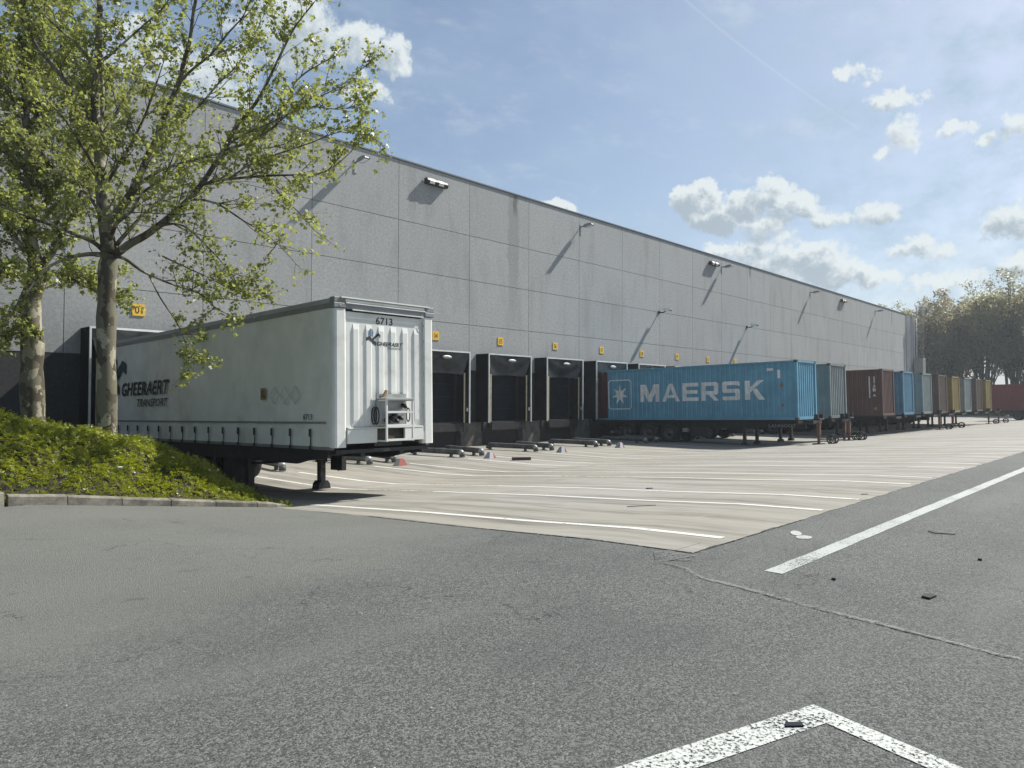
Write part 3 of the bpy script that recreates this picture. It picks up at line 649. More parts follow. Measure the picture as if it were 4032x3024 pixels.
# ---------------- containers
CW, CL, CH = 2.438, 12.192, 2.896
SLOPE = math.atan((.585-.303)/12.16)
def corr_profile(a, b, pitch, depth, flat=.36):
    """outline of trapezoid corrugation [(u, depth)] from a to b"""
    n = max(1, round((b-a)/pitch)); p = (b-a)/n; out = []
    for i in range(n):
        s = a+i*p; f = p*.36; g = p*.14
        out += [(s, 0), (s+f, 0), (s+f+g, depth), (s+2*f+g, depth)]
    out.append((b, 0)); return out
LP = corr_profile(.10, CL-.10, .278, .034)
FP = corr_profile(.17, CW-.17, .25, .045)
def container(loc, mk_, label, group='shipping containers parked at the dock doors', rot=None, doors_open=False, detail=1):
    t = empty('shipping_container', loc, rot or (-SLOPE, 0, 0), label, 'container', group)
    mb = MB(); z0, z1 = .16, CH-.11
    for (ua, da), (ub, db) in zip(LP, LP[1:]): mb.poly([(.045+da, ub, z0), (.045+da if False else .045+da, ua, z0), (.045+da, ua, z1), (.045+db, ub, z1)] if False else [(.045+db, ub, z0), (.045+da, ua, z0), (.045+da, ua, z1), (.045+db, ub, z1)])
    mb.build('side_panel', mk_, t)
    mb = MB()
    for (ua, da), (ub, db) in zip(LP, LP[1:]): mb.poly([(CW-.045-da, ua, z0), (CW-.045-db, ub, z0), (CW-.045-db, ub, z1), (CW-.045-da, ua, z1)])
    mb.build('side_panel', mk_, t)
    mb = MB()
    for (ua, da), (ub, db) in zip(FP, FP[1:]): mb.poly([(ua, .05+da, .17), (ub, .05+db, .17), (ub, .05+db, CH-.12), (ua, .05+da, CH-.12)])
    mb.build('end_panel', mk_, t)
    mb = MB(); mb.box(.06, CW-.06, .06, CL-.06, CH-.07, CH-.045); mb.build('roof_panel', mk_, t)
    mb = MB(); mb.box(.06, CW-.06, .12, CL-.1, .12, .15); mb.build('floor', MT['black'], t)
    for x in (0, 1):
        for y in (0, 1):
            mb = MB(); X0, X1 = (0.004, .165) if x == 0 else (CW-.165, CW-.004); Y0, Y1 = (.004, .13) if y == 0 else (CL-.13, CL-.004)
            mb.box(X0, X1, Y0, Y1, .1185, CH-.1185); p = mb.build('corner_post', mk_, t, bevel=.012)
            for z in (0, CH-.118): pieces('corner_casting', [(0 if x == 0 else CW-.178, .178 if x == 0 else CW, 0 if y == 0 else CL-.162, .162 if y == 0 else CL, z, z+.118)], MT['castings'], p, bevel=.01)
    mb = MB()
    for X0, X1 in ((.01, .07), (CW-.07, CW-.01)): mb.box(X0, X1, .163, CL-.163, CH-.10, CH-.02)
    mb.build('top_rail', mk_, t)
    mb = MB()
    for X0, X1 in ((.004, .06), (CW-.06, CW-.004)): mb.box(X0, X1, .163, CL-.163, .02, .16)
    mb.build('bottom_rail', mk_, t)
    mb = MB(); mb.box(.18, CW-.18, .01, .10, .02, .17); mb.box(.18, CW-.18, .01, .08, CH-.11, CH-.02); mb.build('end_sill', mk_, t)
    if not doors_open:
        for a, b_ in ((.17, CW/2-.01), (CW/2+.01, CW-.17)):
            mb = MB(); mb.box(a, b_, CL-.06, CL-.01, .15, CH-.12); d = mb.build('door', mk_, t)
            [MB().tube([(a+q*(b_-a), CL+.01, .1), (a+q*(b_-a), CL+.01, CH-.1)], .017, 6).build('locking_bar', MT['galv'], d) for q in (.3, .75)]
    else:                                              # doors swung right round against the sides
        for X0, X1 in ((-.075, -.015), (CW+.015, CW+.075)):
            mb = MB(); mb.box(X0, X1, CL-1.16, CL-.02, .12, CH-.10); d = mb.build('door', MT['c_doorbrown'], t, label='dark brown container door folded back against the side')
            xx_ = X0-.02 if X0 < 0 else X1+.02
            [MB().tube([(xx_, CL-1.16+q, .1), (xx_, CL-1.16+q, CH-.1)], .017, 6).build('locking_bar', MT['c_doorbrown'], d) for q in (.3, .8)]
    return t
def side_place(u_, v_, d_): return (.045+d_-.006, u_, v_)
def rect(u0, u1, v0, v1): return [(u0, v0), (u1, v0), (u1, v1), (u0, v1)]

Y0c = 13.6; ZC = .585
def cx(k): return 34.48+4.415*(k-7)
tB = container((34.48, Y0c, ZC), MT['c_blue'], 'bright blue container with large white lettering and its doors folded open', doors_open=True)
# lettering on the corrugated side (u = metres from the front end, v = height); letters drawn as disjoint convex pieces
def flipu(polys, u_left, u_right, v0, v1):             # unit letters: x 0..1 left to right as read -> u falls from u_left to u_right
    return [[(u_left+(u_right-u_left)*x, v0+(v1-v0)*y) for x, y in po] for po in polys]
LM = [[(0, 0), (.20, 0), (.20, 1), (0, 1)], [(.20, 1), (.20, .52), (.40, 0), (.5, 0), (.5, .42), (.29, 1)], [(.80, 1), (.71, 1), (.5, .42), (.5, 0), (.60, 0), (.80, .52)], [(.80, 0), (1, 0), (1, 1), (.80, 1)]]
LA = [[(0, 0), (.21, 0), (.29, .20), (.14, .36)], [(.14, .36), (.29, .20), (.71, .20), (.86, .36)], [(.14, .36), (.35, .36), (.50, .78), (.50, 1), (.40, 1)], [(.86, .36), (.60, 1), (.50, 1), (.50, .78), (.65, .36)], [(1, 0), (.86, .36), (.71, .20), (.79, 0)]]
LE = [[(0, 0), (.26, 0), (.26, 1), (0, 1)], [(.26, 0), (1, 0), (1, .2), (.26, .2)], [(.26, .4), (.93, .4), (.93, .6), (.26, .6)], [(.26, .8), (1, .8), (1, 1), (.26, 1)]]
LR = [[(0, 0), (.25, 0), (.25, 1), (0, 1)], [(.25, .80), (.86, .80), (.86, 1), (.25, 1)], [(.86, 1), (.86, .80), (.75, .80), (.75, .52), (1, .42), (1, .9)], [(.25, .32), (.90, .32), (1, .42), (.75, .52), (.25, .52)], [(.45, .32), (.73, 0), (1, 0), (.72, .32)]]
LS = [[(.08, 1), (0, .92), (0, .48), (.08, .40), (.26, .40), (.26, 1)], [(.26, .80), (.92, .80), (1, .86), (1, .92), (.92, 1), (.26, 1)], [(.26, .40), (.74, .40), (.74, .60), (.26, .60)], [(.74, 0), (.92, 0), (1, .08), (1, .52), (.92, .60), (.74, .60)], [(.0, .08), (.08, 0), (.74, 0), (.74, .20), (.0, .20)], [(.74, .80), (1, .74), (1, .86), (.92, .80)]]
LK = [[(0, 0), (.27, 0), (.27, 1), (0, 1)], [(.27, .38), (.42, .52), (.42, .56), (.98, 1), (.66, 1), (.27, .66)], [(.42, .54), (.42, .40), (.68, 0), (1, 0), (.58, .60)]]
mb = MB()
for Lt, yl, yr in ((LM, 22.43, 21.22), (LA, 21.04, 19.97), (LE, 19.80, 18.84), (LR, 18.68, 17.70), (LS, 17.50, 16.52), (LK, 16.26, 15.24)):
    # bottom/top heights follow the container; convert to local u,v
    decal(mb, flipu(Lt, yl-Y0c, yr-Y0c, 1.02, 1.98), LP, side_place)
# seven-pointed star in a rounded frame
uc, vc = 23.82-Y0c, 1.46
pts = []
for i in range(14):
    rad = .60 if i % 2 == 0 else .245; A = math.pi/2+math.pi*i/7; pts.append((uc+rad*math.cos(A)*.93, vc+rad*math.sin(A)))
decal(mb, [[(uc, vc), pts[i], pts[(i+1) % 14]] for i in range(14)], LP, side_place)
a0, a1, v0, v1, th, rc = 23.03-Y0c, 24.62-Y0c, .62, 2.32, .06, .20
fr = []
fr += [rect(a0+rc, a1-rc, v1-th, v1), rect(a0+rc, a1-rc, v0, v0+th), rect(a0, a0+th, v0+rc, v1-rc), rect(a1-th, a1, v0+rc, v1-rc)]
for (ca, cv, st_) in ((a1-rc, v1-rc, 0), (a0+rc, v1-rc, 90), (a0+rc, v0+rc, 180), (a1-rc, v0+rc, 270)):
    for q in range(5):
        A, B = R(st_+q*18), R(st_+(q+1)*18); fr.append([(ca+rc*math.cos(A), cv+rc*math.sin(A)), (ca+rc*math.cos(B), cv+rc*math.sin(B)), (ca+(rc-th)*math.cos(B), cv+(rc-th)*math.sin(B)), (ca+(rc-th)*math.cos(A), cv+(rc-th)*math.sin(A))])
decal(mb, fr, LP, side_place)
mb.build('side_lettering', MT['letter_white'], tB)
mb = MB(); decal(mb, [[(.68, 1.62), (.90, 1.62), (.79, 1.90)]], LP, side_place); decal(mb, [rect(.68, .84, .66, .80)], LP, side_place); mb.build('warning_mark', MT['isomark'], tB)
mb = MB(); decal(mb, fit(text_tris('MSKU 608', 1, offset=.01), 1.45, .55, 2.45, 2.56), LP, side_place) if False else None
mb = MB(); decal(mb, [rect(.85, .98, 2.05, 2.45), rect(1.2, 1.5, 2.42, 2.55)], LP, side_place); mb.build('small_print', MT['letter_white'], tB)

def cont(k, mk_, label): return container((cx(k), Y0c+random.uniform(-.05, .05), ZC), mk_, label)
cont(8, MT['c_grey'], 'grey container with a ribbed end next to the blue lettered one')
tb = cont(10, MT['c_brown'], 'dark brown container with white vertical lettering on its side')
# vertical lettering and the line beside it
mb = MB(); decal(mb, [rect(.72, .80, 1.12, 2.45)], LP, side_place)
zz = [2.13, 1.80, 1.47, 1.14]
for ch, z, hgt, ww in (('I', 2.02, .42, .07), ('A', 1.76, .20, .17), ('B', 1.52, .20, .20), ('A', 1.20, .17, .20)):
    decal(mb, fit(text_tris(ch, 1, offset=.03), .48+ww/2, .48-ww/2, z, z+hgt), LP, side_place)
mb.build('side_lettering', MT['letter_white'], tb); mb = MB(); decal(mb, [rect(.36, .54, .38, .54)], LP, side_place); mb.build('yellow_plate', MT['c_yellow'], tb)
cont(11, MT['c_blue2'], 'second blue container further along, plain sided, between brown and grey ones')
cont(12, MT['c_grey2'], 'pale grey container right of the second blue one')
cont(13, MT['c_brown2'], 'dull brown container between the pale grey and the first yellow one')
cont(14, MT['c_yellow'], 'mustard yellow container, nearer of the two')
cont(15, MT['c_grey2'], 'pale grey container just right of the nearer yellow one')
cont(16, MT['c_brown2'], 'dull brown container between grey and the last yellow one')
cont(17, MT['c_yellow'], 'mustard yellow container at the far end of the row')
container((97, 4.15, .66), MT['c_red'], 'dark red container standing apart at the right edge of the yard', rot=(-R(.85), 0, 0))

# ---------------- container chassis
def chassis(x, y0, zf, slope, label, nose=.35, text=None, group='container chassis under the parked containers'):
    """skeletal trailer under a container whose front bottom edge is at (y0, zf)"""
    t = empty('container_chassis', (x, y0, zf), (-slope, 0, 0), label, 'trailer chassis', group)
    g_ = lambda y: (gz(x, y0+y)) - (zf-math.tan(slope)*y)             # ground height in local z
    mb = MB()
    for cxx in (CW/2-.48, CW/2+.48):
        mb.prism([(-nose, -.02), (CL-.1, -.02), (CL-.1, -.34), (5.0, -.46), (2.6, -.40), (1.6, -.20), (-nose, -.18)], cxx-.06, cxx+.06, 0)
    for y in (-nose, .9, 2.6, 4.4, 6.2, 8.0, 9.6, 11.2): mb.box(CW/2-.419, CW/2+.419, y, y+.12, -.30 if y > 1 else -.17, -.05)
    mb.build('frame', MT['black'], t)
    pieces('bolster', [(.02, CW-.02, y, y+.16, -.16, -.022) for y in (.02, CL-.20)], MT['black'], t)
    for s in (0, 1):
        for y in (7.1, 8.45, 9.8):
            xc = .30 if s == 0 else CW-.30; zc = g_(y)+.50
            wE = empty('wheel', (xc, y, zc)); wE.parent = t
            if 'tyre' not in WH:
                mb = MB(); mb.lathe((0, 0, 0), [(-.15, .30), (-.18, .36), (-.185, .44), (-.15, .495), (-.05, .505), (.05, .505), (.15, .495), (.185, .44), (.18, .36), (.15, .30)], 'x', 32); WH['tyre'] = mb.mesh('tyre', MT['rubber'])
                mb = MB(); mb.lathe((0, 0, 0), [(-.13, .31), (-.14, .29), (-.06, .26), (-.04, .14), (-.12, .12), (-.14, .0)], 'x', 24); mb.lathe((0, 0, 0), [(.13, .31), (.14, .29), (.02, .2), (0, 0)], 'x', 24); WH['rim'] = mb.mesh('rim', MT['rim'])
            link('tyre', WH['tyre'], wE); r_ = link('rim', WH['rim'], wE)
            if s == 1: r_.rotation_euler = (0, 0, math.pi)
        mb = MB(); mb.box((.10 if s == 0 else CW-.48), (.48 if s == 0 else CW-.10), 6.4, 10.5, -.13, -.10); mb.build('mudguard', MT['black'], t)
        xc = .50 if s == 0 else CW-.50; zg = g_(2.95)
        mb = MB(); mb.box(xc-.07, xc+.07, 2.88, 3.02, zg+.14, -.30); mb.prism([(xc-.20, zg+.0), (xc+.20, zg+.0), (xc+.09, zg+.15), (xc-.09, zg+.15)], 2.82, 3.08, 1); mb.build('landing_leg', MT['black'], t)
    mb = MB(); mb.box(.32, .62, 4.9, 5.9, -.85, -.42); mb.build('tool_box', MT['black'], t)
    mb = MB(); mb.box(.15, .42, 6.0, 6.28, -.62, -.42); mb.build('valve_box', MT['galv'], t)
    mb = MB(); mb.box(.25, CW-.25, 10.95, 11.05, -.75, -.60); mb.build('underrun_bar', MT['galv'], t)
    if text:
        T = fit(text_tris(text, 1, offset=.01), 0, 1, 0, 1); mb = MB()
        for po in T: mb.poly([(CW/2-.545, 1.75-1.35*p[0], -.355+.15*p[1]) for p in po])
        mb.build('frame_lettering', MT['whitemark'], t)
    return t
WH = {}
chassis(34.48, Y0c, ZC-.002, SLOPE, 'dark chassis carrying the bright blue container with white lettering', text='LANNOOT', nose=.45)
for k, l_ in ((8, 'dark chassis carrying the grey container beside the blue one'), (10, 'dark chassis carrying the brown container with vertical lettering'), (11, 'dark chassis carrying the second blue container'), (12, 'dark chassis carrying the pale grey container right of the second blue one'), (13, 'dark chassis carrying the dull brown container left of the nearer yellow one'), (14, 'dark chassis carrying the nearer mustard yellow container'), (15, 'dark chassis carrying the pale grey container right of the nearer yellow one'), (16, 'dark chassis carrying the dull brown container left of the last yellow one'), (17, 'dark chassis carrying the last mustard yellow container')):
    chassis(cx(k), Y0c, ZC-.002, SLOPE, l_, nose=.5 if k > 9 else .3)
chassis(97, 4.15, .658, R(.85), 'dark chassis carrying the dark red container at the right edge')

# ---------------- trestles (movable orange supports with a pair of wheels)
TR = {}
def trestle(x, y, label, src=[None]):
    z = gz(x, y)
    if src[0]:
        o = copy_tree(src[0]); o.location = (x, y, z); o['label'] = label; return o
    t = empty('support_trestle', (x, y, z), label=label, cat='trestle', group='orange support trestles in front of the containers'); src[0] = t
    mb = MB(); mb.prism([(-.07, .42), (.07, .42), (.10, 1.02), (-.10, 1.02)], -.07, .07, 1); mb.box(-.055, .055, -.055, .055, .05, .421); mb.build('post', MT['orange'], t, bevel=.01)
    mb = MB(); mb.tube([(0, 0, 1.0), (0, 0, 1.16)], .05, 10); mb.build('screw', MT['galv'], t)
    mb = MB(); mb.box(-.30, .30, -.16, .16, 1.15, 1.22); mb.box(-.34, -.24, -.10, .10, 1.221, 1.42); mb.box(.24, .34, -.10, .10, 1.221, 1.42); mb.build('head', MT['black'], t, bevel=.01)
    mb = MB(); mb.box(-.24, .24, -.22, .22, .0, .05); mb.build('foot', MT['black'], t)
    mb = MB(); mb.tube([(0, 0, .22), (.10, -.55, .24), (.42, -.55, .24)], .025, 6); mb.tube([(0, 0, .22), (.42, -.3, .24)], .025, 6); mb.build('axle', MT['black'], t)
    for xc in (.22, .52):
        mb = MB(); mb.ring((xc, -.50, .235), .20, .034, 'x', 24, 8)
        for q in range(5): A = 2*math.pi*q/5+.3; mb.tube([(xc, -.50, .235), (xc, -.50+.19*math.cos(A), .235+.19*math.sin(A))], .014, 5)
        mb.lathe((xc, -.50, .235), [(-.05, 0), (-.05, .045), (.05, .045), (.05, 0)], 'x', 12); mb.build('wheel', MT['rubber'], t)
trestle(34.75, 12.75, 'orange trestle with spoked wheels at the front of the blue lettered container')
trestle(39.35, 12.9, 'orange trestle with spoked wheels at the front of the grey container')
trestle(40.0, 13.35, 'orange trestle half hidden under the nose of the grey container')
trestle(59.3, 13.2, 'orange trestle in front of the pale grey container right of the second blue one')
trestle(63.8, 13.3, 'orange trestle in front of the dull brown container mid row')
trestle(77.4, 13.3, 'orange trestle in front of the dull brown container near the row end')
trestle(81.5, 13.2, 'orange trestle in front of the last yellow container')

# ---------------- wheel guides, markers
gs = [None]
def guide(c0, s, label):
    if gs[0] is None:
        me = {}
        mb = MB(); path = [(0, 0, .05), (0, -.02, .14), (0, -.10, .20), (0, -.2, .21)]+[(0, -.2-.2*i, .21) for i in range(1, 12)]+[(0, -2.52, .20), (0, -2.60, .13), (0, -2.61, .02)]
        mb.tube(path, .112, 12); me['rail'] = mb.mesh('rail', MT['railsteel'])
        mb = MB()
        for y in (-.12, -2.05): mb.box(-.05, .05, y-.05, y+.05, 0, .2); mb.box(-.12, .12, y-.10, y+.10, 0, .015)
        me['foot'] = mb.mesh('foot', MT['railsteel'])
        mb = MB(); mb.tube([(0, -2.50, .213), (0, -2.55, .19), (0, -2.60, .13)], .118, 12); me['bright_end'] = mb.mesh('bright_end', MT['galv']); gs[0] = me  # paler piece over the rail end, a white highlight put into colour
    x = c0+s*1.28; t = empty('wheel_guide', (x, 23.55, gz(20, 23.5)+.004), (0, 0, s*R(8.5)), label, 'wheel guide', 'tubular wheel guides in pairs before the dock doors')
    for nm, m_ in gs[0].items(): link(nm, m_, t)
for k, c0 in enumerate(BAY):
    nn = '%02d' % (k+1)
    guide(c0, -1, 'left tubular steel wheel guide of the %s bay from the left' % ORDW[k]); guide(c0, 1, 'right tubular steel wheel guide of the %s bay from the left' % ORDW[k])
mk_s = [None]
for k in range(1, 5):
    x = (BAY[k]+BAY[k+1])/2; nn = '%02d and %02d' % (k+1, k+2)
    t = empty('bay_marker', (x, 19.85, gz(20, 20)+.004), (0, 0, R(-6+3*(k % 3))), ['red folded marker wedge nearest the white trailer', 'folded wedge marker, mostly white, between two pairs of wheel guides', 'grey and red wedge marker beyond the timber block', 'furthest small wedge marker, just before the shade of the blue container'][k-1], 'marker', 'marker wedges at the ends of the bay lines')
    if mk_s[0] is None:
        me = {}
        mb = MB(); mb.poly([(-.20, -.02, 0), (.28, -.02, 0), (.16, .10, .27), (-.05, .10, .27)]); mb.poly([(.28, -.02, 0), (.28, .40, 0), (.16, .25, .27), (.16, .10, .27)]); mb.poly([(-.05, .10, .27), (.16, .10, .27), (.16, .25, .27), (-.05, .25, .27)]); me['red_face'] = mb.mesh('red_face', MT['red'])
        mb = MB(); mb.poly([(-.20, .40, 0), (-.20, -.02, 0), (-.05, .10, .27), (-.05, .25, .27)]); mb.poly([(.28, .40, 0), (-.20, .40, 0), (-.05, .25, .27), (.16, .25, .27)]); me['white_face'] = mb.mesh('white_face', MT['whitemark']); mk_s[0] = me
    if k == 2:
        me = {}
        mb = MB(); mb.poly([(.10, -.02, 0), (.28, -.02, 0), (.16, .10, .27)]); mb.poly([(.28, -.02, 0), (.28, .40, 0), (.16, .25, .27), (.16, .10, .27)]); me['red_face'] = mb.mesh('red_face', MT['red'])
        mb = MB(); mb.poly([(-.20, .40, 0), (-.20, -.02, 0), (-.05, .10, .27), (-.05, .25, .27)]); mb.poly([(.28, .40, 0), (-.20, .40, 0), (-.05, .25, .27), (.16, .25, .27)]); mb.poly([(-.20, -.02, 0), (.10, -.02, 0), (.16, .10, .27), (-.05, .10, .27)]); mb.poly([(-.05, .10, .27), (.16, .10, .27), (.16, .25, .27), (-.05, .25, .27)]); me['white_face'] = mb.mesh('white_face', MT['whitemark']); mk_s[0] = me
    for nm, m_ in mk_s[0].items(): link(nm, m_, t)
    t.scale = (.78, .8, .9)
T2= [([(5.0,15.61,0.58),(4.96,15.62,1.88),(4.94,15.61,3.14),(4.94,15.57,4.14),(4.96,15.54,4.39)],0.19,0.155),([(4.96,15.54,4.39),(4.89,15.59,4.99),(4.83,15.62,5.59),(4.79,15.63,6.19),(4.74,15.66,6.83),(4.7,15.67,7.48),(4.72,15.61,8.13),(4.72,15.58,8.77),(4.72,15.54,9.47),(4.72,15.51,10.36),(4.72,15.46,11.45),(4.68,15.46,12.54)],0.15,0.02),([(4.87,15.63,4.99),(5.0,15.37,5.16),(5.09,15.16,5.35),(5.19,14.93,5.63),(5.26,14.73,5.95),(5.32,14.54,6.27),(5.39,14.35,6.54),(5.49,14.12,7.07),(5.59,13.88,7.51),(5.61,13.74,7.86),(5.65,13.57,8.22),(5.66,13.43,8.78),(5.7,13.26,9.33),(5.69,13.14,9.98)],0.1,0.02),([(5.04,15.46,4.39),(5.21,15.21,4.58),(5.39,14.95,4.73),(5.58,14.68,4.94),(5.76,14.41,5.18),(5.92,14.17,5.42),(6.09,13.92,5.75),(6.21,13.71,6.06),(6.31,13.54,6.32),(6.44,13.32,6.76),(6.54,13.15,6.94),(6.66,12.94,7.21),(6.75,12.77,7.49),(6.84,12.61,7.83),(6.97,12.39,8.29),(7.06,12.22,8.58),(7.26,11.93,8.99)],0.085,0.012),([(6.69,12.75,6.81),(6.89,12.5,7.02),(7.03,12.33,7.23),(7.06,12.26,7.48),(7.18,12.1,7.67),(7.33,11.91,7.81),(7.52,11.68,7.96)],0.03,0.008),([(5.05,15.45,4.57),(5.28,15.43,4.91),(5.54,15.39,5.26),(5.73,15.42,5.48),(5.99,15.38,5.79),(6.2,15.39,6.21),(6.52,15.29,6.53)],0.05,0.012),([(5.24,15.06,5.69),(5.43,14.96,5.87),(5.66,14.83,6.08),(5.94,14.63,6.22),(6.23,14.42,6.35),(6.55,14.19,6.48),(6.97,13.84,6.58),(7.38,13.52,6.67),(7.75,13.23,6.89)],0.045,0.008),([(6.04,13.92,5.67),(6.19,13.59,5.72),(6.31,13.3,5.72),(6.74,12.66,5.75),(7.04,12.18,5.73),(7.28,11.75,5.72),(7.43,11.42,5.84),(7.56,11.11,6.06)],0.035,0.007),([(5.01,15.5,4.34),(5.11,15.16,4.27),(5.26,14.77,4.02),(5.42,14.38,3.84),(5.63,13.93,3.66),(5.83,13.5,3.52),(5.96,13.13,3.25),(6.05,12.81,3.09)],0.04,0.006),([(5.34,14.57,3.92),(5.44,14.22,3.43),(5.6,13.81,2.92),(5.64,13.52,2.48),(5.61,13.31,2.14)],0.018,0.004),([(5.45,14.71,4.85),(5.68,14.32,4.92),(5.84,14.0,4.8),(6.09,13.6,4.39),(6.22,13.33,4.09),(6.35,13.06,3.71)],0.03,0.006),([(5.52,14.37,4.27),(5.93,14.08,4.04),(6.2,13.94,3.91),(6.54,13.73,3.71),(6.92,13.47,3.62)],0.02,0.006),([(5.89,14.09,5.4),(6.29,13.81,5.35),(6.71,13.51,5.03),(7.11,13.24,4.75),(7.48,13.01,4.32)],0.03,0.006),([(6.77,13.13,6.11),(7.08,12.81,5.52),(7.39,12.49,5.08),(7.53,12.35,4.84)],0.02,0.006),([(4.89,15.63,4.37),(4.63,15.63,4.35),(4.32,15.71,4.25),(4.04,15.75,4.08),(3.8,15.75,3.81),(3.57,15.75,3.36)],0.06,0.012),([(4.87,15.64,4.46),(4.67,15.53,4.57),(4.37,15.54,4.67),(4.05,15.56,4.76),(3.68,15.63,4.87),(3.36,15.65,4.96),(2.96,15.76,5.08)],0.05,0.012),([(4.84,15.65,5.09),(4.77,15.95,5.49),(4.62,16.33,5.81),(4.51,16.67,6.02),(4.37,17.04,6.34),(4.16,17.48,6.75),(3.89,17.99,7.14),(3.51,18.61,7.46)],0.05,0.012),([(4.72,15.66,6.83),(4.6,15.67,6.9),(4.43,15.72,7.32),(4.18,15.85,7.73),(4.0,15.91,7.96),(3.78,16.02,8.27),(3.63,16.05,8.58),(3.43,16.14,8.92),(3.16,16.3,9.3)],0.06,0.012),([(4.69,15.66,7.88),(4.61,15.95,8.35),(4.51,16.26,8.67),(4.29,16.71,9.07),(4.04,17.18,9.59),(3.88,17.56,10.21)],0.04,0.01),([(4.77,15.61,6.78),(4.83,15.66,7.42),(4.84,15.76,8.22),(4.93,15.8,8.37),(5.11,15.74,8.6),(5.35,15.6,8.93),(5.6,15.46,9.26),(5.83,15.35,9.58),(6.07,15.21,10.11)],0.045,0.01),([(5.26,14.74,6.0),(5.59,14.63,6.56),(5.92,14.5,7.02),(6.26,14.37,7.49),(6.54,14.31,7.93),(6.9,14.17,8.42),(7.15,14.14,8.97),(7.4,14.1,9.59)],0.035,0.008),([(5.51,13.69,7.43),(5.64,13.38,7.64),(5.8,13.02,7.84),(5.96,12.66,8.18),(6.09,12.34,8.44),(6.15,12.09,8.83)],0.03,0.008),([(6.19,13.29,6.24),(6.59,13.09,6.45),(6.99,12.87,6.8),(7.4,12.64,7.35),(7.75,12.48,7.52),(8.14,12.27,7.83),(8.53,12.06,8.26)],0.03,0.006),([(6.14,13.5,6.04),(6.24,13.19,6.33),(6.37,12.86,6.48),(6.75,12.25,6.72),(7.0,11.78,6.9),(7.34,11.23,6.8),(7.51,10.84,6.82)],0.025,0.006),([(6.27,13.23,5.7),(6.52,12.75,5.97),(6.81,12.24,6.11),(7.11,11.7,6.25),(7.38,11.2,6.39),(7.65,10.72,6.25)],0.022,0.005),([(4.96,15.54,4.64),(4.91,15.03,4.9),(4.97,14.4,5.05),(4.95,13.86,5.27),(5.05,13.2,5.44),(5.04,12.64,5.76)],0.05,0.01),([(4.84,15.64,5.59),(4.84,15.13,5.84),(4.91,14.55,6.17),(4.97,13.97,6.61),(4.96,13.48,6.94),(4.94,12.99,7.33)],0.045,0.01),([(4.82,15.65,5.89),(4.52,15.38,6.16),(4.22,15.11,6.41),(3.9,14.86,6.68),(3.56,14.63,6.83)],0.04,0.01),([(4.77,15.68,6.6),(5.05,15.81,7.16),(5.36,15.9,7.75),(5.67,15.98,8.41),(5.93,16.13,9.04),(6.1,16.36,9.9)],0.04,0.01)]
T1= [([(4.76,19.82,0.74),(4.7,19.85,1.94),(4.7,19.83,2.83),(4.64,19.86,3.61),(4.72,19.76,4.26),(4.75,19.71,4.62)],0.26,0.2),([(4.75,19.71,4.62),(4.66,19.8,5.04),(4.6,19.84,5.75),(4.56,19.86,6.71),(4.51,19.88,7.9),(4.46,19.89,9.09),(4.42,19.9,10.52),(4.36,19.91,12.07),(4.33,19.89,13.57)],0.17,0.02),([(4.8,19.67,4.62),(5.01,19.6,5.0),(5.18,19.57,5.39),(5.41,19.47,5.96),(5.6,19.41,6.67),(5.71,19.44,7.38),(5.82,19.47,8.29),(5.97,19.45,9.14)],0.1,0.015),([(4.71,19.76,4.56),(4.5,19.75,4.95),(4.17,19.87,5.44),(3.77,20.06,5.99),(3.37,20.25,6.58)],0.09,0.02),([(4.76,19.71,4.5),(4.89,19.21,4.4),(5.13,18.58,4.3),(5.29,18.06,4.03),(5.52,17.45,3.88)],0.05,0.008),([(4.7,19.78,4.38),(4.47,19.74,3.99),(4.3,19.64,3.5),(4.22,19.45,2.9),(4.09,19.3,2.77)],0.04,0.006),([(4.6,19.84,5.75),(4.93,19.89,6.25),(5.25,19.93,6.88),(5.54,20.01,7.72),(5.78,20.13,8.64),(5.9,20.39,9.59)],0.06,0.01),([(4.57,19.86,6.47),(4.41,20.39,7.09),(4.22,20.97,7.73),(3.97,21.6,8.51)],0.06,0.01),([(4.51,19.88,7.78),(4.8,19.91,8.48),(5.07,19.97,9.25),(5.25,20.11,10.18),(5.4,20.29,11.24)],0.05,0.01),([(4.5,19.88,8.02),(4.19,19.71,8.48),(3.94,19.47,9.02),(3.69,19.23,9.77)],0.05,0.01),([(4.47,19.89,8.91),(4.59,19.74,9.51),(4.74,19.56,10.29),(4.8,19.46,11.12)],0.04,0.01),([(4.72,19.76,4.32),(4.29,19.63,4.37),(3.95,19.41,4.19),(3.63,19.18,3.85)],0.04,0.008),([(4.61,19.84,5.51),(4.29,19.5,5.69),(4.01,19.11,5.69),(3.59,18.87,5.73)],0.05,0.008)]

# ---------------- white curtain-sided semi-trailer
TW, TL, TH = 2.55, 13.6, 3.02
TS = R(1.15)
tr = empty('semi_trailer', (7.97, 12.2, .55), (-TS, 0, 0), 'white curtain-sided semi-trailer parked at the first dock door, number 6713 on its front', 'semi-trailer')
mb = MB()                                               # curtain with soft ripples, lashed to the rave
def curtain(x_, sgn):
    mb = MB(); ny, nz = 150, 22; idx = {}
    for i in range(ny+1):
        for j in range(nz+1):
            y = .16+(TL-.32)*i/ny; z = .045+(2.80-.045)*j/nz
            bul = .018*math.sin(y*1.9+.5)*math.sin(math.pi*min(1, z/2.8))+.007*math.sin(y*2*math.pi/.78)*max(0, (.8-z)/.8)+.005*math.sin(z*9+math.sin(y*1.3)*2)+.004*math.sin(y*11+z*2)
            idx[i, j] = len(mb.v); mb.v.append((x_-sgn*(.012+bul), y, z))
    for i in range(ny):
        for j in range(nz): mb.f.append((idx[i, j], idx[i+1, j], idx[i+1, j+1], idx[i, j+1])); mb.sm.append(True)
    return mb
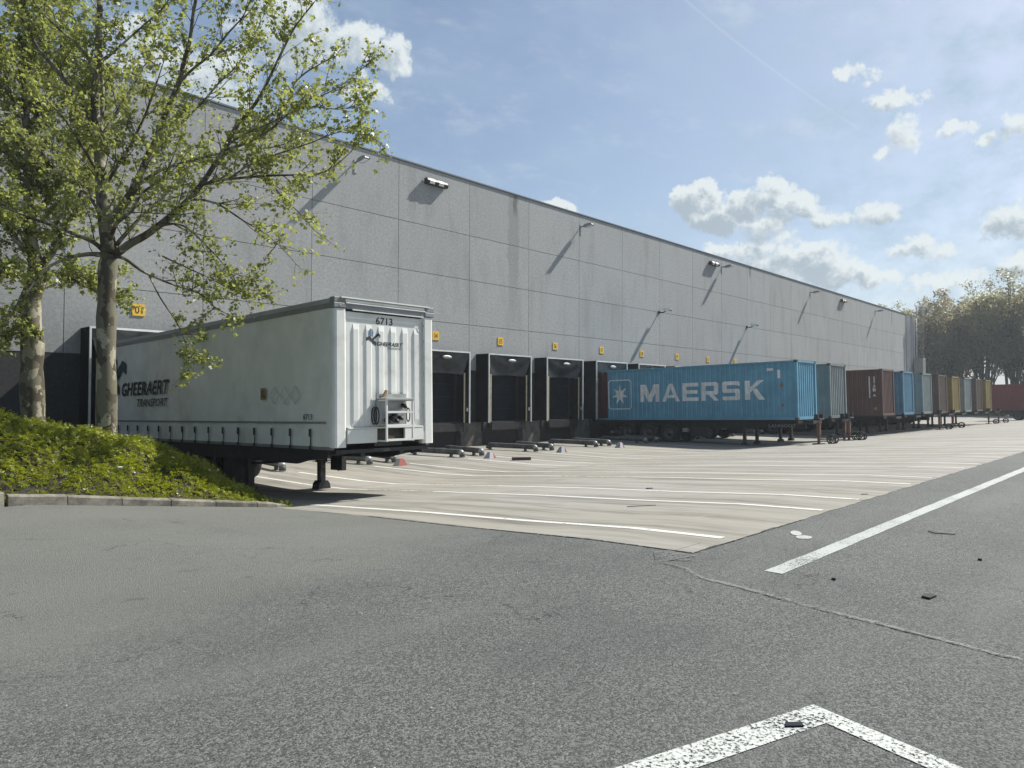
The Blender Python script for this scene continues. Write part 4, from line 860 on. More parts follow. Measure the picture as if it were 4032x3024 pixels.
curtain(0.03, 1).build('curtain', MT['tarp'], tr); curtain(TW-.03, -1).build('curtain', MT['tarp'], tr)
mb = MB(); mb.box(-.008, -.0035, .30, TL-.3, .505, .545); mb.build('curtain_seam', MT['trail'], tr)
mb = MB(); mb.box(.02, .10, .16, TL-.16, -.02, .044); mb.box(TW-.10, TW-.02, .16, TL-.16, -.02, .044); mb.build('side_rave', MT['trail'], tr)
for s in (0, 1):
    for y in [.84+.775*i for i in range(16)]:
        x_ = -.014 if s == 0 else TW+.014; d_ = -1 if s == 0 else 1
        mb = MB(); a, b_ = sorted((x_, x_+d_*.008)); mb.box(a, b_, y-.016, y+.016, -.02, .40); a, b_ = sorted((x_+d_*.0085, x_+d_*.030)); mb.box(a, b_, y-.030, y+.030, .24, .40); mb.box(a, b_, y-.026, y+.020, -.03, .06); mb.build('lashing_strap', MT['black'], tr)
mb = MB()
for X0, X1 in ((.004, .09), (TW-.09, TW-.004)): mb.box(X0, X1, .17, TL-.1, 2.80, 2.905)
mb.build('lower_top_rail', MT['trail'], tr)
mb = MB()
for X0, X1 in ((.014, .12), (TW-.12, TW-.014)): mb.box(X0, X1, .17, TL-.1, 2.909, 3.0)
mb.build('upper_top_rail', MT['clad'], tr)
mb = MB(); mb.box(.121, TW-.121, .1, TL-.1, 2.93, 2.985); mb.build('roof_sheet', MT['tbody'], tr)
# front bulkhead with ribs whose slanted flanks face the sun
mb = MB(); prof = []
x = .30
while x < 2.22:
    prof += [(x, .035), (x+.135, .035), (x+.165, .012), (x+.255, .012), (x+.285, .012), (x+.313, .035)]; x += .313
prof = [p for p in prof if p[0] < 2.29]+[(2.29, .035)]
zt = [(.42, 0), (.56, 1), (2.40, 1), (2.52, 0), (2.75, 0)]
for (za, ka), (zb, kb) in zip(zt, zt[1:]):
    for (ua, da), (ub, db) in zip(prof, prof[1:]):
        f_ = lambda d, k: .012+(.035+(d-.035)*k)
        mb.poly([(ua, f_(da, ka), za), (ub, f_(db, ka), za), (ub, f_(db, kb), zb), (ua, f_(da, kb), zb)])
mb.build('front_panel', MT['tbody'], tr)
mb = MB(); cp = [(0, .17), (0, .07), (.02, .02), (.06, 0), (.24, 0), (.27, .02), (.30, .05), (.30, .17)]
mb.prism(cp, .03, 2.79, 2); mb.build('corner_post', MT['tbody'], tr)
mb = MB(); mb.prism([(TW-a, b_) for a, b_ in reversed(cp)], .03, 2.79, 2); mb.build('corner_post', MT['tbody'], tr)
mb = MB(); mb.box(TW-.295, TW-.262, -.006, -.001, .3, 2.7)
for z in (.5, .85, 1.2, 1.55, 1.9, 2.25, 2.6): mb.box(TW-.29, TW-.265, -.014, -.0065, z, z+.03)
mb.build('hinge_strip', MT['tcap'], tr)
mb = MB(); mb.box(.301, 1.02, -.005, .05, .10, .385); mb.box(1.74, 2.25, -.005, .05, .12, .385); mb.box(.32, 2.24, -.014, .045, .388, .418); mb.build('front_sill', MT['tbody'], tr, bevel=.006)
mb = MB(); mb.box(1.02, 1.74, .10, .14, .02, .386); mb.build('recess', MT['black'], tr)
mb = MB()                                               # roof cap in three steps
mb.prism([(.0, 2.80), (.0, 2.90), (.03, 2.925), (.03, 2.985), (.06, 3.0), (.168, 3.0), (.168, 2.80)], .26, 2.30, 0); mb.build('front_cap', MT['tcap'], tr)
mb = MB(); mb.box(.26, 2.30, -.03, .029, 2.902, 2.925); mb.box(.14, 2.42, -.035, .06, 3.001, 3.03); mb.box(.42, 2.26, -.022, -.001, 2.775, 2.797); mb.box(.26, 2.30, -.008, .029, 2.94, 2.985); mb.build('cap_edging', MT['tbody'], tr)
for a, b_ in ((-.02, .26), (2.30, 2.57)):
    mb = MB(); mb.box(a, b_, -.02, .169, 2.80, 2.905); mb.box(a+.01, b_-.001, -.01, .16, 2.906, 3.02); mb.build('cap_corner', MT['trail'] if a < 0 else MT['tcap'], tr, bevel=.015)
mb = MB(); mb.tube([(.13, -.026, 2.855), (.13, -.020, 2.855)], .028, 14); mb.build('marker_lamp', MT['galv'], tr)
# step frame, couplings and coiled hoses
mb = MB()
for x in (1.03, 1.71): mb.box(x, x+.035, -.30, -.262, .12, 1.0); mb.box(x, x+.035, -.262, .03, .95, .98); mb.box(x, x+.035, -.262, .03, .12, .15)
for z in (.13, .41, .70, .965): mb.box(1.066, 1.709, -.298, -.264, z, z+.045)
mb.build('step_frame', MT['tbody'], tr)
pieces('step_plate', [(1.0, 1.78, -.34, .0, 1.0, 1.012), (1.066, 1.709, -.29, -.05, .456, .466)], MT['tbody'], tr)
mb = MB(); mb.box(1.0, 1.76, -.02, .01, .46, 1.10); mb.build('coupling_panel', MT['galv'], tr)
for x, z in ((1.22, .56), (1.33, .60), (1.45, .55), (1.56, .61), (1.40, .68), (1.66, .86)):
    mb = MB(); mb.tube([(x, -.02, z), (x, -.10, z-.01), (x, -.15, z-.05)], [.045, .045, .03], 10); mb.build('coupling', MT['black'], tr)
for x in (.90, .96):
    mb = MB(); mb.ring((x, -.06, .65), .17, .016, 'x', 28, 6, .5); mb.build('hose_coil', MT['rubber'], tr)
mb = MB(); mb.ring((1.79, -.05, .66), .14, .015, 'x', 24, 6, .4); mb.build('hose_coil', MT['rubber'], tr)
mb = MB(); mb.poly([(1.30, .09, .12), (1.50, .09, .10), (1.54, .085, .20), (1.34, .08, .24)]); mb.prism([(1.10, 1.03), (1.16, 1.03), (1.22, 1.16), (1.18, 1.18)], -.10, -.05, 1); mb.build('strap_end', MT['isomark'], tr)
# rear doors
for a, b_ in ((.03, TW/2-.005), (TW/2+.005, TW-.03)):
    mb = MB(); mb.box(a, b_, TL-.06, TL, .05, 2.95); mb.build('rear_door', MT['tbody'], tr)
# writing on the curtain: u runs with the reading direction, from the rear towards the front
def cur(T, y_left, y_right, z0, z1): return [[(-.020, y_left+(y_right-y_left)*p[0], z0+(z1-z0)*p[1]) for p in t] for t in T]
mb = MB()
for po in cur(text_tris('GHEERAERT', 1, shear=.24, offset=.028, spacing=1.10), 11.46, 7.92, 1.265, 1.67): mb.poly(po)
def cx_(y): return -.036
mb.build('curtain_lettering', MT['ink'], tr)
mb = MB()
for po in cur(text_tris('TRANSPORT', 1, shear=.26, offset=.012), 10.22, 8.02, .94, 1.165): mb.poly(po)
mb.build('curtain_lettering', MT['ink'], tr)
lz = lambda Y, Z: (Y-12.2, Z-.55+.0201*(Y-12.2))
def logo(pts): return [(-.022,)+lz(*p) for p in pts]
mb = MB(); mb.poly(logo([(24.79, 2.34), (23.91, 1.9), (23.9, 1.61), (24.78, 2.03)])); mb.poly(logo([(24.79, 2.34), (24.78, 2.03), (25.06, 1.86), (25.06, 2.20)])); mb.build('curtain_emblem', MT['navy'], tr)
mb = MB(); mb.poly(logo([(23.61, 2.68), (23.31, 2.56), (23.32, 2.24), (23.63, 2.38)])); mb.poly(logo([(23.61, 2.68), (23.63, 2.38), (24.12, 2.03), (24.37, 2.19)])); mb.poly(logo([(24.41, 2.83), (24.71, 2.66), (24.70, 2.37), (24.41, 2.50)])); mb.poly(logo([(24.41, 2.83), (24.41, 2.50), (24.14, 2.37), (24.15, 2.70)])); mb.build('curtain_emblem', MT['teal'], tr)
mb = MB()
for po in cur(text_tris('6713', 1, offset=.012), 1.12, .77, .585, .70): mb.poly(po)
mb.build('curtain_number', MT['ink'], tr)
mb = MB(); mb.poly([(-.021, 2.90, 1.02), (-.021, 2.68, 1.02), (-.021, 2.68, 1.28), (-.021, 2.90, 1.28)]); mb.build('small_label', MT['isomark'], tr)
mb = MB()
for po in cur(text_tris('XL', 1, offset=.02), 2.88, 2.70, 1.07, 1.23): mb.poly([(x-.002, y, z) for x, y, z in po])
mb.build('label_lettering', MT['ink'], tr)
mb = MB()
for yc in (2.30, 1.87, 1.44):
    for (p, q) in (((0, .20), (.20, 0)), ((.20, 0), (0, -.20)), ((0, -.20), (-.20, 0)), ((-.20, 0), (0, .20))):
        k1 = .88; mb.poly([(-.021, yc+p[0], 1.10+p[1]), (-.021, yc+q[0], 1.10+q[1]), (-.021, yc+q[0]*k1, 1.10+q[1]*k1), (-.021, yc+p[0]*k1, 1.10+p[1]*k1)])
mb.build('faint_diamonds', MT['faint'], tr)
# writing on the front
def fplace(u_, v_, d_): return (u_, .012+d_-.004, v_)
mb = MB(); [mb.poly([(p[0], .006 + .035 - .004 if False else .040, p[1]) for p in po]) for po in []]
mb = MB()
for po in fit(text_tris('6713', 1, offset=.015), 1.03, 1.46, 2.545, 2.695): mb.poly([(p[0], .0425, p[1]) for p in po])
mb.build('front_number', MT['ink'], tr)
mb = MB(); decal(mb, fit(text_tris('GHEERAERT', 1, shear=.28, offset=.022), 1.05, 1.72, 2.10, 2.185), prof, fplace); mb.build('front_lettering', MT['ink'], tr)
mb = MB(); decal(mb, fit(text_tris('TRANSPORT', 1, shear=.28), 1.33, 1.70, 2.035, 2.08), prof, fplace); mb.build('front_lettering', MT['ink'], tr)
mb = MB(); decal(mb, [[(.77, 2.24), (.84, 2.28), (1.08, 2.16), (1.04, 2.10), (.82, 2.21), (.775, 2.18)][::1]] if False else [[(.77, 2.18), (.83, 2.21), (.85, 2.29), (.77, 2.25)], [(.85, 2.29), (.83, 2.21), (1.03, 2.09), (1.04, 2.17)], [(.93, 2.24), (.97, 2.21), (1.09, 2.31), (1.08, 2.36)], [(1.08, 2.36), (1.09, 2.31), (1.12, 2.26), (1.13, 2.32)]], prof, fplace); mb.build('front_emblem', MT['navy'], tr)
mb = MB(); decal(mb, [[(.83, 2.30), (.95, 2.27), (.97, 2.37), (.93, 2.44), (.87, 2.44), (.83, 2.38)]], prof, fplace); mb.build('front_emblem', MT['steelblue'], tr)
# running gear
g_ = lambda y: gz(9, 12.2+y)-(.55-math.tan(TS)*y)
mb = MB()
for xc in (TW/2-.5, TW/2+.5): mb.prism([(.15, -.03), (TL-.1, -.03), (TL-.1, -.34), (5.2, -.36), (3.6, -.34), (2.9, -.22), (.15, -.18)], xc-.06, xc+.06, 0)
mb.box(.1, TW-.1, .10, 2.6, -.10, -.025)
y = .6
while y < 13.2: mb.box(.09, TW/2-.561, y, y+.06, -.16, -.03); mb.box(TW/2+.561, TW-.09, y, y+.06, -.16, -.03); y += .75
mb.build('frame', MT['black'], tr)
mb = MB(); mb.prism([(.3, -.022), (13.2, -.022), (13.2, -.34), (1.5, -.34), (.9, -.22), (.3, -.16)], .05, .11, 0); mb.build('side_guard', MT['black'], tr); mb = MB(); mb.prism([(.3, -.022), (13.2, -.022), (13.2, -.34), (1.5, -.34), (.9, -.22), (.3, -.16)], TW-.11, TW-.05, 0); mb.build('side_guard', MT['black'], tr)
for xc in (.32, TW-.30):
    zg = g_(4.05); mb = MB(); mb.box(xc-.08, xc+.08, 3.97, 4.13, zg+.18, -.24); mb.box(xc-.11, xc+.11, 3.94, 4.16, -.55, -.241)
    mb.prism([(xc-.17, zg), (xc+.17, zg), (xc+.15, zg+.12), (xc+.09, zg+.2), (xc-.09, zg+.2), (xc-.15, zg+.12)], 3.9, 4.2, 1); mb.build('landing_leg', MT['black'], tr, bevel=.01)
mb = MB(); mb.tube([(.32, 3.9, -.45), (TW-.3, 3.9, -.45)], .03, 8); mb.box(.05, .45, 4.35, 4.8, -.95, -.35); mb.build('leg_shaft', MT['black'], tr)
mb = MB(); mb.box(TW-.16, TW-.02, 3.35, 3.85, -.74, -.36); mb.tube([(TW-.3, 3.9, -.5), (TW+.02, 3.9, -.5), (TW+.02, 3.75, -.78)], .02, 6); mb.build('crank_box', MT['black'], tr, bevel=.03)
for s in (0, 1):
    for y in (7.9, 9.2, 10.5):
        wE = empty('wheel', (.30 if s == 0 else TW-.30, y, g_(y)+.50)); wE.parent = tr
        link('tyre', WH['tyre'], wE); q = link('rim', WH['rim'], wE)
        if s: q.rotation_euler = (0, 0, math.pi)

# ---------------- planted island
TX = [-400, 3.3, 5.07, 5.6, 6.1, 6.5, 6.85, 7.12, 7.4]; TZ = [1.9, 1.17, .77, .64, .44, .12, -.18, -.42, -.5]
TX[0] = -.4
def bumps(x, y): return .07*math.sin(x*3.1+y*1.7)+.06*math.sin(x*5.3-y*4.1+1)+.04*math.sin(x*9+y*7)
def mz(x, y):
    top = float(np.interp(x, TX, TZ)); g = gz(x, 12.35)
    k = min(1, max(0, (y-12.42)/1.9)); k = k*(1.8-.8*k) if k < 1 else 1; k = min(1, k)
    b_ = bumps(x, y)*min(1, (y-12.3)*1.2)*min(1, max(0, (7.3-x)*1.5))
    fall = max(0, y-17.5)*.10
    return g+.05+(max(top, g+.06)-g-.05)*k+b_*.75-fall*.6
def soil(x, y): return max(gz(x, y)-.05, mz(x, y)-.20*min(1, max(0, (y-12.3)/.8)))
mb = MB(); nx, ny = 60, 60; idx = {}
for i in range(nx+1):
    for j in range(ny+1):
        x = -6+(7.16+6)*i/nx; y = 12.42+(25.9-12.42)*(j/ny)**1.4; idx[i, j] = len(mb.v); mb.v.append((x, y, soil(x, y)+.02))
for i in range(nx):
    for j in range(ny): mb.f.append((idx[i, j], idx[i+1, j], idx[i+1, j+1], idx[i, j+1])); mb.sm.append(True)
tag(mb.build('planting_bed_soil', MT['soil']), kind='structure')
# kerb stones
def kerb(name, pts, h0, h1, w, label=None):
    mb = MB(); n = len(pts)
    def stone(p, q, ha, hb):
        d = Vector((q[0]-p[0], q[1]-p[1])).normalized(); nrm = Vector((-d.y, d.x)); gapv = d*.006
        a, b_ = Vector(p)+gapv, Vector(q)-gapv
        out = []
        for (c_, hh) in ((a, ha), (b_, hb)):
            g = gz(c_.x, c_.y); out.append([(c_.x, c_.y, g-.2), (c_.x+nrm.x*.012, c_.y+nrm.y*.012, g+hh-.02), (c_.x+nrm.x*.03, c_.y+nrm.y*.03, g+hh), (c_.x+nrm.x*w, c_.y+nrm.y*w, g+hh+.01), (c_.x+nrm.x*w, c_.y+nrm.y*w, g-.2)])
        A, B = out; m_ = len(A)
        for k in range(m_): mb.poly([A[k], B[k], B[(k+1) % m_], A[(k+1) % m_]])
        mb.poly(A[::-1]); mb.poly(B)
    for k in range(n-1):
        t0, t1 = k/(n-1), (k+1)/(n-1); stone(pts[k], pts[k+1], h0+(h1-h0)*t0+random.uniform(-.006, .006), h0+(h1-h0)*t1+random.uniform(-.006, .006))
    return tag(mb.build(name, MT['kerb']), kind='structure')
kerb('kerb', [(2.64+.755*i, 12.26+.006*math.sin(i*2)) for i in range(6)]+[(6.80, 12.27), (7.03, 12.33)], .155, .055, .14)
kerb('kerb_corner', [(-6+1.0*i, 11.5+.10*i if i < 8 else 12.2) for i in range(8)]+[(2.2, 12.12), (2.60, 12.24)], .20, .21, .20)
kerb('kerb_side', [(7.10, 12.5+1.0*i) for i in range(13)], .06, .06, -.12)

# feathery ground cover
N_ = 52000
P = np.empty((N_, 2)); k = 0
while k < N_:
    x = rng.uniform(-1.5, 7.2, 40000); y = 12.38+rng.beta(1.1, 2.6, 40000)*11.5
    keep = (rng.random(40000) < np.where(x < 1.8, .35, 1)); x, y = x[keep], y[keep]; n = min(len(x), N_-k); P[k:k+n, 0] = x[:n]; P[k:k+n, 1] = y[:n]; k += n
zt_ = np.array([mz(a, b_) for a, b_ in P]); zs_ = np.array([soil(a, b_) for a, b_ in P])
# sprigs: each a short arching stem with a few pairs of narrow leaves
ns = 27000; sel = rng.choice(N_, ns, replace=False); V = []
for q in sel:
    x, y = P[q]; z1, z0 = zt_[q], zs_[q]; h = rng.uniform(.02, 1.)**.6; base = np.array([x, y, z0+(z1-z0)*h-.05])
    A = rng.uniform(0, 2*math.pi); lean = rng.uniform(.3, 1.1); d = np.array([math.cos(A)*math.sin(lean), math.sin(A)*math.sin(lean)-.15, math.cos(lean)]); d /= np.linalg.norm(d)
    ln = rng.uniform(.09, .21); side = np.cross(d, [0, 0, 1.]); side /= np.linalg.norm(side)+1e-9; nrm = np.cross(side, d)
    m_ = rng.integers(4, 7)
    for i in range(m_):
        t_ = (i+.6)/m_; c_ = base+d*ln*t_+np.array([0, 0, -.05*t_*t_])
        for sg in (-1, 1):
            ld = d*.55+side*sg*.8+nrm*rng.uniform(-.5, .5); ld /= np.linalg.norm(ld); L_ = rng.uniform(.028, .056)*(1.15-.5*t_); wv = np.cross(ld, nrm+side*rng.uniform(-.5, .5)); wv /= np.linalg.norm(wv)+1e-9; w_ = L_*.22
            V += [c_, c_+ld*L_*.45+wv*w_, c_+ld*L_, c_+ld*L_*.45-wv*w_]
o = link('ground_cover', fastmesh('ground_cover', V, 4, MT['sprig'])); tag(o, 'dense bright green feathery ground cover on the mound under the plane trees', 'ground cover', kind='stuff')

# ---------------- plane trees
LEAF = np.array([(0, 0), (.30, .10), (.52, .48), (.27, .52), (.0, 1.0), (-.27, .52), (-.52, .48), (-.30, .10)])
def leaf_batch(pos, size, droop=.45):
    n = len(pos); A = rng.uniform(0, 2*np.pi, n); B = rng.normal(-droop, .55, n); Cc = rng.uniform(-1., 1., n)
    d = np.stack([np.cos(A)*np.cos(B), np.sin(A)*np.cos(B), np.sin(B)], 1); up = np.stack([-np.cos(A)*np.sin(B), -np.sin(A)*np.sin(B), np.cos(B)], 1)
    s = np.cross(d, up); s2 = s*np.cos(Cc)[:, None]+up*np.sin(Cc)[:, None]; u3 = np.cross(s2, d)
    sz = size*rng.uniform(.40, 1.45, n); out = np.empty((n, 8, 3))
    for i, (a, b_) in enumerate(LEAF):
        fold = -abs(a)*.35-.25*b_*b_
        out[:, i] = pos+(s2*a+d*b_+u3*fold)*sz[:, None]
    return out
def plane_tree(loc, limbs, label, scale_leaf, seed, ymax=25.2, l1step=.17, dens=1.):
    rnd = random.Random(seed); t = empty('plane_tree', loc, label=label, cat='tree', group='plane trees on the planted island')
    off = Vector(loc); tr_ = MB(); tw = MB(); LP_ = []; BL_ = []
    def smooth(pts):
        P = [Vector(p) for p in pts]; out = []
        for i in range(len(P)-1):
            p0, p1, p2, p3 = P[max(0, i-1)], P[i], P[i+1], P[min(len(P)-1, i+2)]
            for k in range(3):
                t_ = k/3; out.append(.5*((2*p1)+(-p0+p2)*t_+(2*p0-5*p1+4*p2-p3)*t_*t_+(-p0+3*p1-3*p2+p3)*t_**3))
        return out+[P[-1]]
    def grow(start, d, ln, r, level):
        n = 5 if level == 1 else 3; p = start.copy(); path = [p-off]; dd = d.copy()
        for i in range(n):
            dd = (dd+Vector((rnd.uniform(-1, 1), rnd.uniform(-1, 1), rnd.uniform(-.8, 1.0)))*.20+Vector((0, 0, .05 if level == 1 else -.03))).normalized()
            p = p+dd*ln/n; path.append(p-off)
            if p.y > ymax: break
            if level == 1:
                for _ in range(2):
                    if rnd.random() < .95*dens:
                        sd_ = (dd*.7+Vector((rnd.uniform(-1, 1), rnd.uniform(-1, 1), rnd.uniform(-.9, .8)))*.85).normalized(); grow(p, sd_, rnd.uniform(.16, .48), .005, 2)
            else:
                for _ in range(rnd.choice((2, 3, 3, 4))): LP_.append((p.x+rnd.gauss(0, .035), p.y+rnd.gauss(0, .035), p.z+rnd.gauss(0, .035)))
        if level == 1:
            for _ in range(4): LP_.append((p.x+rnd.gauss(0, .05), p.y+rnd.gauss(0, .05), p.z+rnd.gauss(0, .05)))
            if rnd.random() < .22: BL_.append(p+Vector((rnd.uniform(-.05, .05), rnd.uniform(-.05, .05), -.12)))
        m_ = len(path); tw.tube(path, [r*(1-.75*i/(m_-1)) for i in range(m_)] if m_ > 1 else r, 4 if level == 1 else 3, cap=False)
    for li, (pts, r0, r1) in enumerate(limbs):
        sp_ = smooth(pts); n = len(sp_); rad = [r0+(r1-r0)*(i/(n-1))**.8 for i in range(n)]
        if li == 0:
            sp_ = [sp_[0]-Vector((0, 0, .35)), sp_[0]-Vector((0, 0, .1))]+sp_; rad = [r0*1.25, r0*1.1]+rad; n += 2
            rad = [q*(1+.06*math.sin(i*1.9)+.04*math.sin(i*4.1)) for i, q in enumerate(rad)]
        if r0 > .012: tr_.tube([p-off for p in sp_], rad, 14 if li == 0 else (9 if r0 > .06 else 6))
        if li == 0: continue
        acc = 0
        skip_ = .42 if (r0 < .045 and sp_[0].z < 4.5 and sp_[-1].z < 3.7) else .18
        for i in range(1, n):
            seg = (sp_[i]-sp_[i-1]); L_ = seg.length; acc += L_
            frac = i/(n-1)
            while acc > l1step:
                acc -= l1step
                if frac < skip_ and rnd.random() < (.6 if skip_ < .2 else .92): continue
                d = seg.normalized(); rv = Vector((rnd.uniform(-1, 1), rnd.uniform(-1, 1), rnd.uniform(-.45, 1.)))
                cd = (d*.75+rv*.9).normalized(); ln = rnd.uniform(.45, 1.25)*(1.15-.55*frac)*(1 if r0 > .045 else .72 if r0 > .022 else .38)
                grow(sp_[i]-seg*rnd.random(), cd, ln, .012*(1.2-.5*frac), 1)
        grow(sp_[-1], (sp_[-1]-sp_[-2]).normalized(), .28, .008, 1)
    tr_.build('trunk', MT['bark'], t); tw.build('twigs', MT['twig'], t)
    pos = np.array(LP_)-np.array(loc); V = leaf_batch(pos, scale_leaf)
    link('crown', fastmesh('crown', V, 8, MT['leaf']), t)
    bm_ = MB()
    for p in BL_:
        q = p-off; bm_.lathe(q, [(-.018, 0), (-.012, .014), (0, .018), (.012, .014), (.018, 0)], 'z', 7); bm_.tube([q, q+Vector((0, 0, .11))], .0025, 3, cap=False)
    bm_.build('seed_balls', MT['castings'], t)
    print('tree', label[:20], 'leaves', len(pos)); return t
plane_tree((5.0, 15.61, .5), T2, 'spring-green plane tree with a wide crown, nearer the camera, its trunk overlapping the white trailer', .070, 3, l1step=.19, dens=.62)
plane_tree((4.76, 19.82, .7), T1, 'plane tree standing behind the nearer one, at the left edge', .084, 11, l1step=.115)

# ---------------- trees beyond the yard
def far_proto(seed, h, r, leafm, n, gap):
    rnd = random.Random(seed); g = np.random.default_rng(seed); V = []
    mb = MB(); mb.tube([(0, 0, -.5), (.1, 0, h*.2), (rnd.uniform(-.3, .3), rnd.uniform(-.3, .3), h*.45), (rnd.uniform(-.5, .5), 0, h*.9)], [.26, .21, .15, .04], 7)
    cl = []
    nl = rnd.randint(15, 19)
    for i in range(nl):
        a = rnd.uniform(0, 2*math.pi); z0 = h*rnd.uniform(.10, .55); z1 = min(h*.97, z0+h*rnd.uniform(.2, .45)); rr_ = r*rnd.uniform(.35, 1.0)*(1-.45*max(0, z1/h-.6)/.4)
        p0 = Vector((0, 0, z0)); p2 = Vector((math.cos(a)*rr_, math.sin(a)*rr_, z1)); p1 = (p0+p2)/2+Vector((0, 0, -.4))
        mb.tube([p0, p1, p2], [.13, .09, .03], 5, cap=False); cl.append((p2, rnd.uniform(.8, 1.5))); cl.append((p1+(p2-p1)*.5+Vector((rnd.uniform(-1, 1), rnd.uniform(-1, 1), .3)), rnd.uniform(.6, 1.2)))
        if rnd.random() < .6: cl.append((p1+Vector((rnd.uniform(-1.4, 1.4), rnd.uniform(-1.4, 1.4), rnd.uniform(-.5, 1))), rnd.uniform(.4, .9)))
    for i in range(12): cl.append((Vector((rnd.uniform(-.55, .55)*r, rnd.uniform(-.55, .55)*r, h*rnd.uniform(.72, 1.0))), rnd.uniform(.5, 1.0)))
    for i in range(2): cl.append((Vector((rnd.uniform(-.6, .6)*r, rnd.uniform(-.6, .6)*r, h*rnd.uniform(.0, .07))), 1.0))
    for i in range(3):
        a = rnd.uniform(0, 6.28); mb.tube([(math.cos(a)*.4, math.sin(a)*.4, -.5), (math.cos(a)*.8, math.sin(a)*.8, h*.25), (math.cos(a)*1.6, math.sin(a)*1.6, h*rnd.uniform(.5, .8))], [.20, .16, .04], 5, cap=False)
    tot = sum(c[1]**2 for c in cl)
    for c_, cr in cl:
        m_ = int(n*cr*cr/tot); p = g.normal(0, 1, (m_, 3)); p = p/np.linalg.norm(p, axis=1)[:, None]*(g.random((m_, 1))**.45)*np.array([1.25, 1.25, 1.0])*cr*1.25+np.array(c_)
        a = g.normal(0, 1, (m_, 3)); a /= np.linalg.norm(a, axis=1)[:, None]; b_ = g.normal(0, 1, (m_, 3)); b_ = np.cross(a, b_); b_ /= np.linalg.norm(b_, axis=1)[:, None]
        s = g.uniform(.09, .22, (m_, 1)); V.append(np.stack([p-a*s, p-b_*s*.7, p+a*s, p+b_*s*.7], 1))
    return mb.mesh('trunk', MT['farbark']), fastmesh('crown', np.concatenate(V), 4, leafm)
protos = [far_proto(21, 19.5, 4.2, MT['far1'], 10000, 0), far_proto(22, 20.5, 3.9, MT['far2'], 9500, 0), far_proto(23, 17.5, 4.2, MT['far3'], 9500, 0), far_proto(24, 21, 3.3, MT['far1'], 5000, 0), far_proto(25, 19, 4.0, MT['far2'], 10000, 0)]
sites = []
rnd = random.Random(5)
for row_, xr in enumerate((132, 139, 147)):
    for y in np.arange(4, 60, 3.4): sites.append((xr+rnd.uniform(-2, 2), y+rnd.uniform(-1.4, 1.4), row_))
KIND = ['olive-leaved', 'brownish budding', 'fresher green', 'slender sparse', 'brownish rounded']
cnt = {}
for i, (x, y, row_) in enumerate(sites):
    k = rnd.choice((0, 0, 1, 2, 2, 3, 3, 4)); az_ = math.degrees(math.atan2(x, y)); sc = rnd.uniform(.88, .98)
    if 79.5 < az_ < 82.3: sc = rnd.uniform(.97, 1.07); k = rnd.choice((3, 0))
    row = ('front', 'middle', 'rear')[row_]
    cnt[row_] = cnt.get(row_, 0)+1; nw = ORDW[cnt[row_]-1]
    t = empty('tall_tree', (x, y, -.6), (0, 0, rnd.uniform(0, 6.28)), 'tall %s tree, %s from the right in the %s row of the wood' % (KIND[k], nw, row), 'tree', 'tall trees beyond the yard')
    t.scale = (sc*rnd.uniform(.9, 1.1), sc, sc); link('trunk', protos[k][0], t); link('crown', protos[k][1], t)

# ---------------- small things on the ground
def thing(name, mb, m, loc, label, cat, group=None, rot=0, bevel=0):
    o = mb.build(name, m, bevel=bevel); o.location = loc; o.rotation_euler = (0, 0, rot); return tag(o, label, cat, group)
mb = MB(); mb.tube([(.06, .10, .012), (-.05, .0, .014), (.0, -.09, .012), (.06, -.18, .01)], .007, 5); thing('twig', mb, MT['twig'], (9.60, 2.18, 0), 'thin bent twig on the asphalt right of the white lane line', 'twig')
mb = MB(); mb.prism([(-.07, -.03), (.05, -.05), (.08, .0), (.02, .04), (-.05, .03)], 0.004, .018, 2); thing('wood_scrap', mb, MT['rubber'], (6.46, 1.53, 0), 'flat dark scrap on the asphalt below the lane line', 'debris')
mb = MB(); mb.prism([(-.045, -.018), (.04, -.025), (.05, .012), (-.03, .022)], 0.006, .014, 2); thing('plastic_scrap', mb, MT['door'], (3.47, 1.40, 0), 'small dark bluish scrap lying on the white corner marking', 'debris', rot=R(-40))
mb = MB(); mb.prism([(-.02, -.02), (.02, -.015), (.015, .02), (-.015, .015)], 0.002, .02, 2); thing('pebble', mb, MT['rubber'], (8.30, 1.51, 0), 'small black pebble on the asphalt near the right edge', 'pebble')
mb = MB(); mb.prism([(-.02, -.02), (.025, -.01), (.01, .02), (-.015, .015)], 0.002, .018, 2); thing('pebble', mb, MT['rubber'], (6.52, 2.27, 0), 'small dark pebble just below the near end of the lane line', 'pebble')
mb = MB(); mb.box(-.36, .36, -.07, .07, .0, .11); mb.box(-.33, .33, -.075, -.071, .03, .09); thing('timber_block', mb, MT['c_doorbrown'], (20.3, 18.5, gz(20, 18.5)+.005), 'dark reddish timber block lying on the concrete yard', 'timber block', rot=R(-32), bevel=.008)
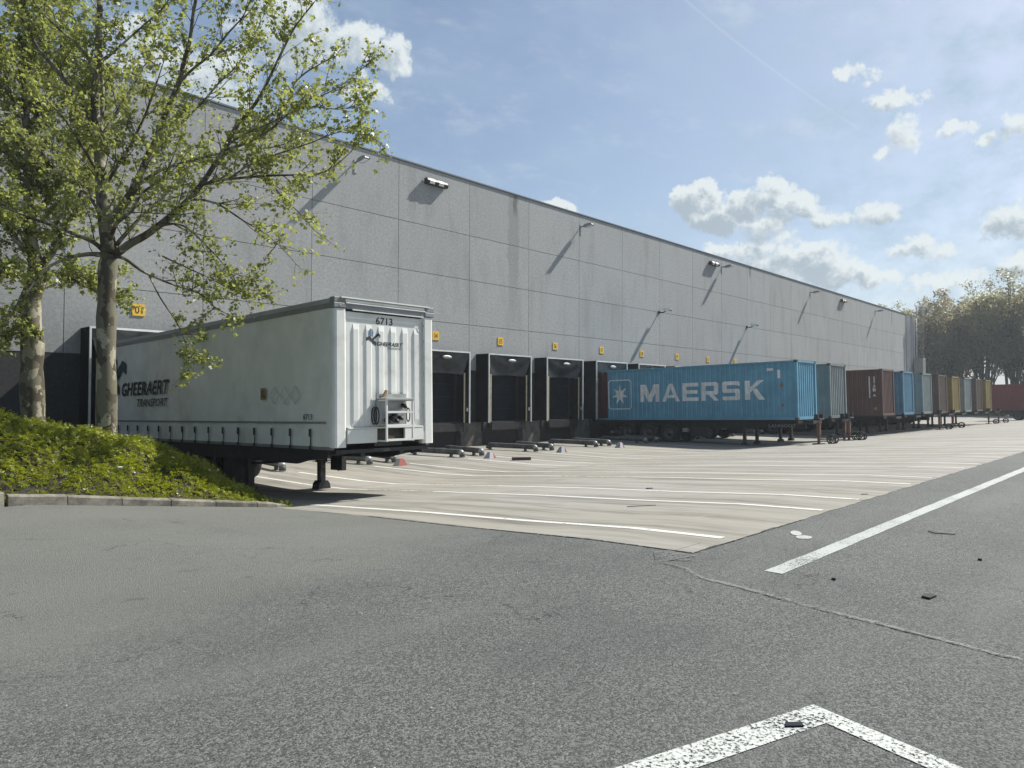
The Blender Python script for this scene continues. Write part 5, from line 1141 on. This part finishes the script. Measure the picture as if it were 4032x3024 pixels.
mb = MB(); mb.prism([(-.15, -.04), (.12, -.05), (.18, .02), (-.08, .05)], .004, .035, 2); thing('rubber_scrap', mb, MT['rubber'], (12.36, 7.84, gz(12.4, 7.84)), 'dark rubber scrap between two bay lines on the concrete', 'debris', rot=R(-35)).scale = (.5, .5, .6)
mb = MB(); mb.prism([(-.12, -.02), (.12, -.02), (.12, .02), (-.12, .02)], .004, .02, 2); thing('metal_scrap', mb, MT['rubber'], (12.78, 3.95, gz(12.4, 3.95)), 'small dark strip on the concrete near the asphalt edge', 'debris', rot=R(-40)).scale = (.5, .5, .7)
mb = MB(); mb.tube([(-.25, .12, .012), (-.05, .02, .012), (.2, -.12, .012)], .006, 4); thing('twig', mb, MT['twig'], (9.70, 6.27, gz(9.7, 6.27)+.004), 'thin straight twig on the concrete in the nearest open bay', 'twig')
LIT = [(4.35, 13.0), (4.55, 12.96), (5.35, 13.35), (4.75, 13.9), (5.15, 13.95), (5.6, 14.1), (5.95, 13.2)]
LLB = ['largest white scrap of litter in the green ground cover', 'white scrap just right of the largest one in the ground cover', 'narrow pale scrap lower in the green ground cover', 'pale scrap near the crest, below the nearer trunk', 'tiny pale scrap right of the nearer trunk foot', 'long pale scrap near the crest of the mound', 'small white scrap at the right of the mound']
for (x, y), l_ in zip(LIT, LLB):
    mb = MB(); s = .05 if l_.startswith('largest') else .028; mb.prism([(-s, -s*.6), (s, -s*.4), (s*.7, s*.6), (-s*.8, s*.5)], 0, .012, 2); o = thing('litter', mb, MT['white'], (x, y, mz(x, y)+.035), l_, 'litter', 'litter in the ground cover', rot=random.uniform(0, 3)); o.rotation_euler.x = R(35)
V = []
for _ in range(260):
    d_ = rng.uniform(1.2, 9)**1.0; a = R(rng.uniform(10, 84)); x, y = d_*math.sin(a), d_*math.cos(a); s = rng.uniform(.003, .0075); z = gz(x, y)+.006
    an = rng.uniform(0, 6.28); c_, s_ = math.cos(an)*s, math.sin(an)*s
    V += [(x+c_, y+s_, z), (x-s_, y+c_, z+.004), (x-c_, y-s_, z+.002), (x+s_, y-c_, z+.006)]
tag(link('loose_chippings', fastmesh('loose_chippings', V, 4, MT['whitemark'])), 'scattered pale stone chippings on the asphalt', 'chippings', kind='stuff')
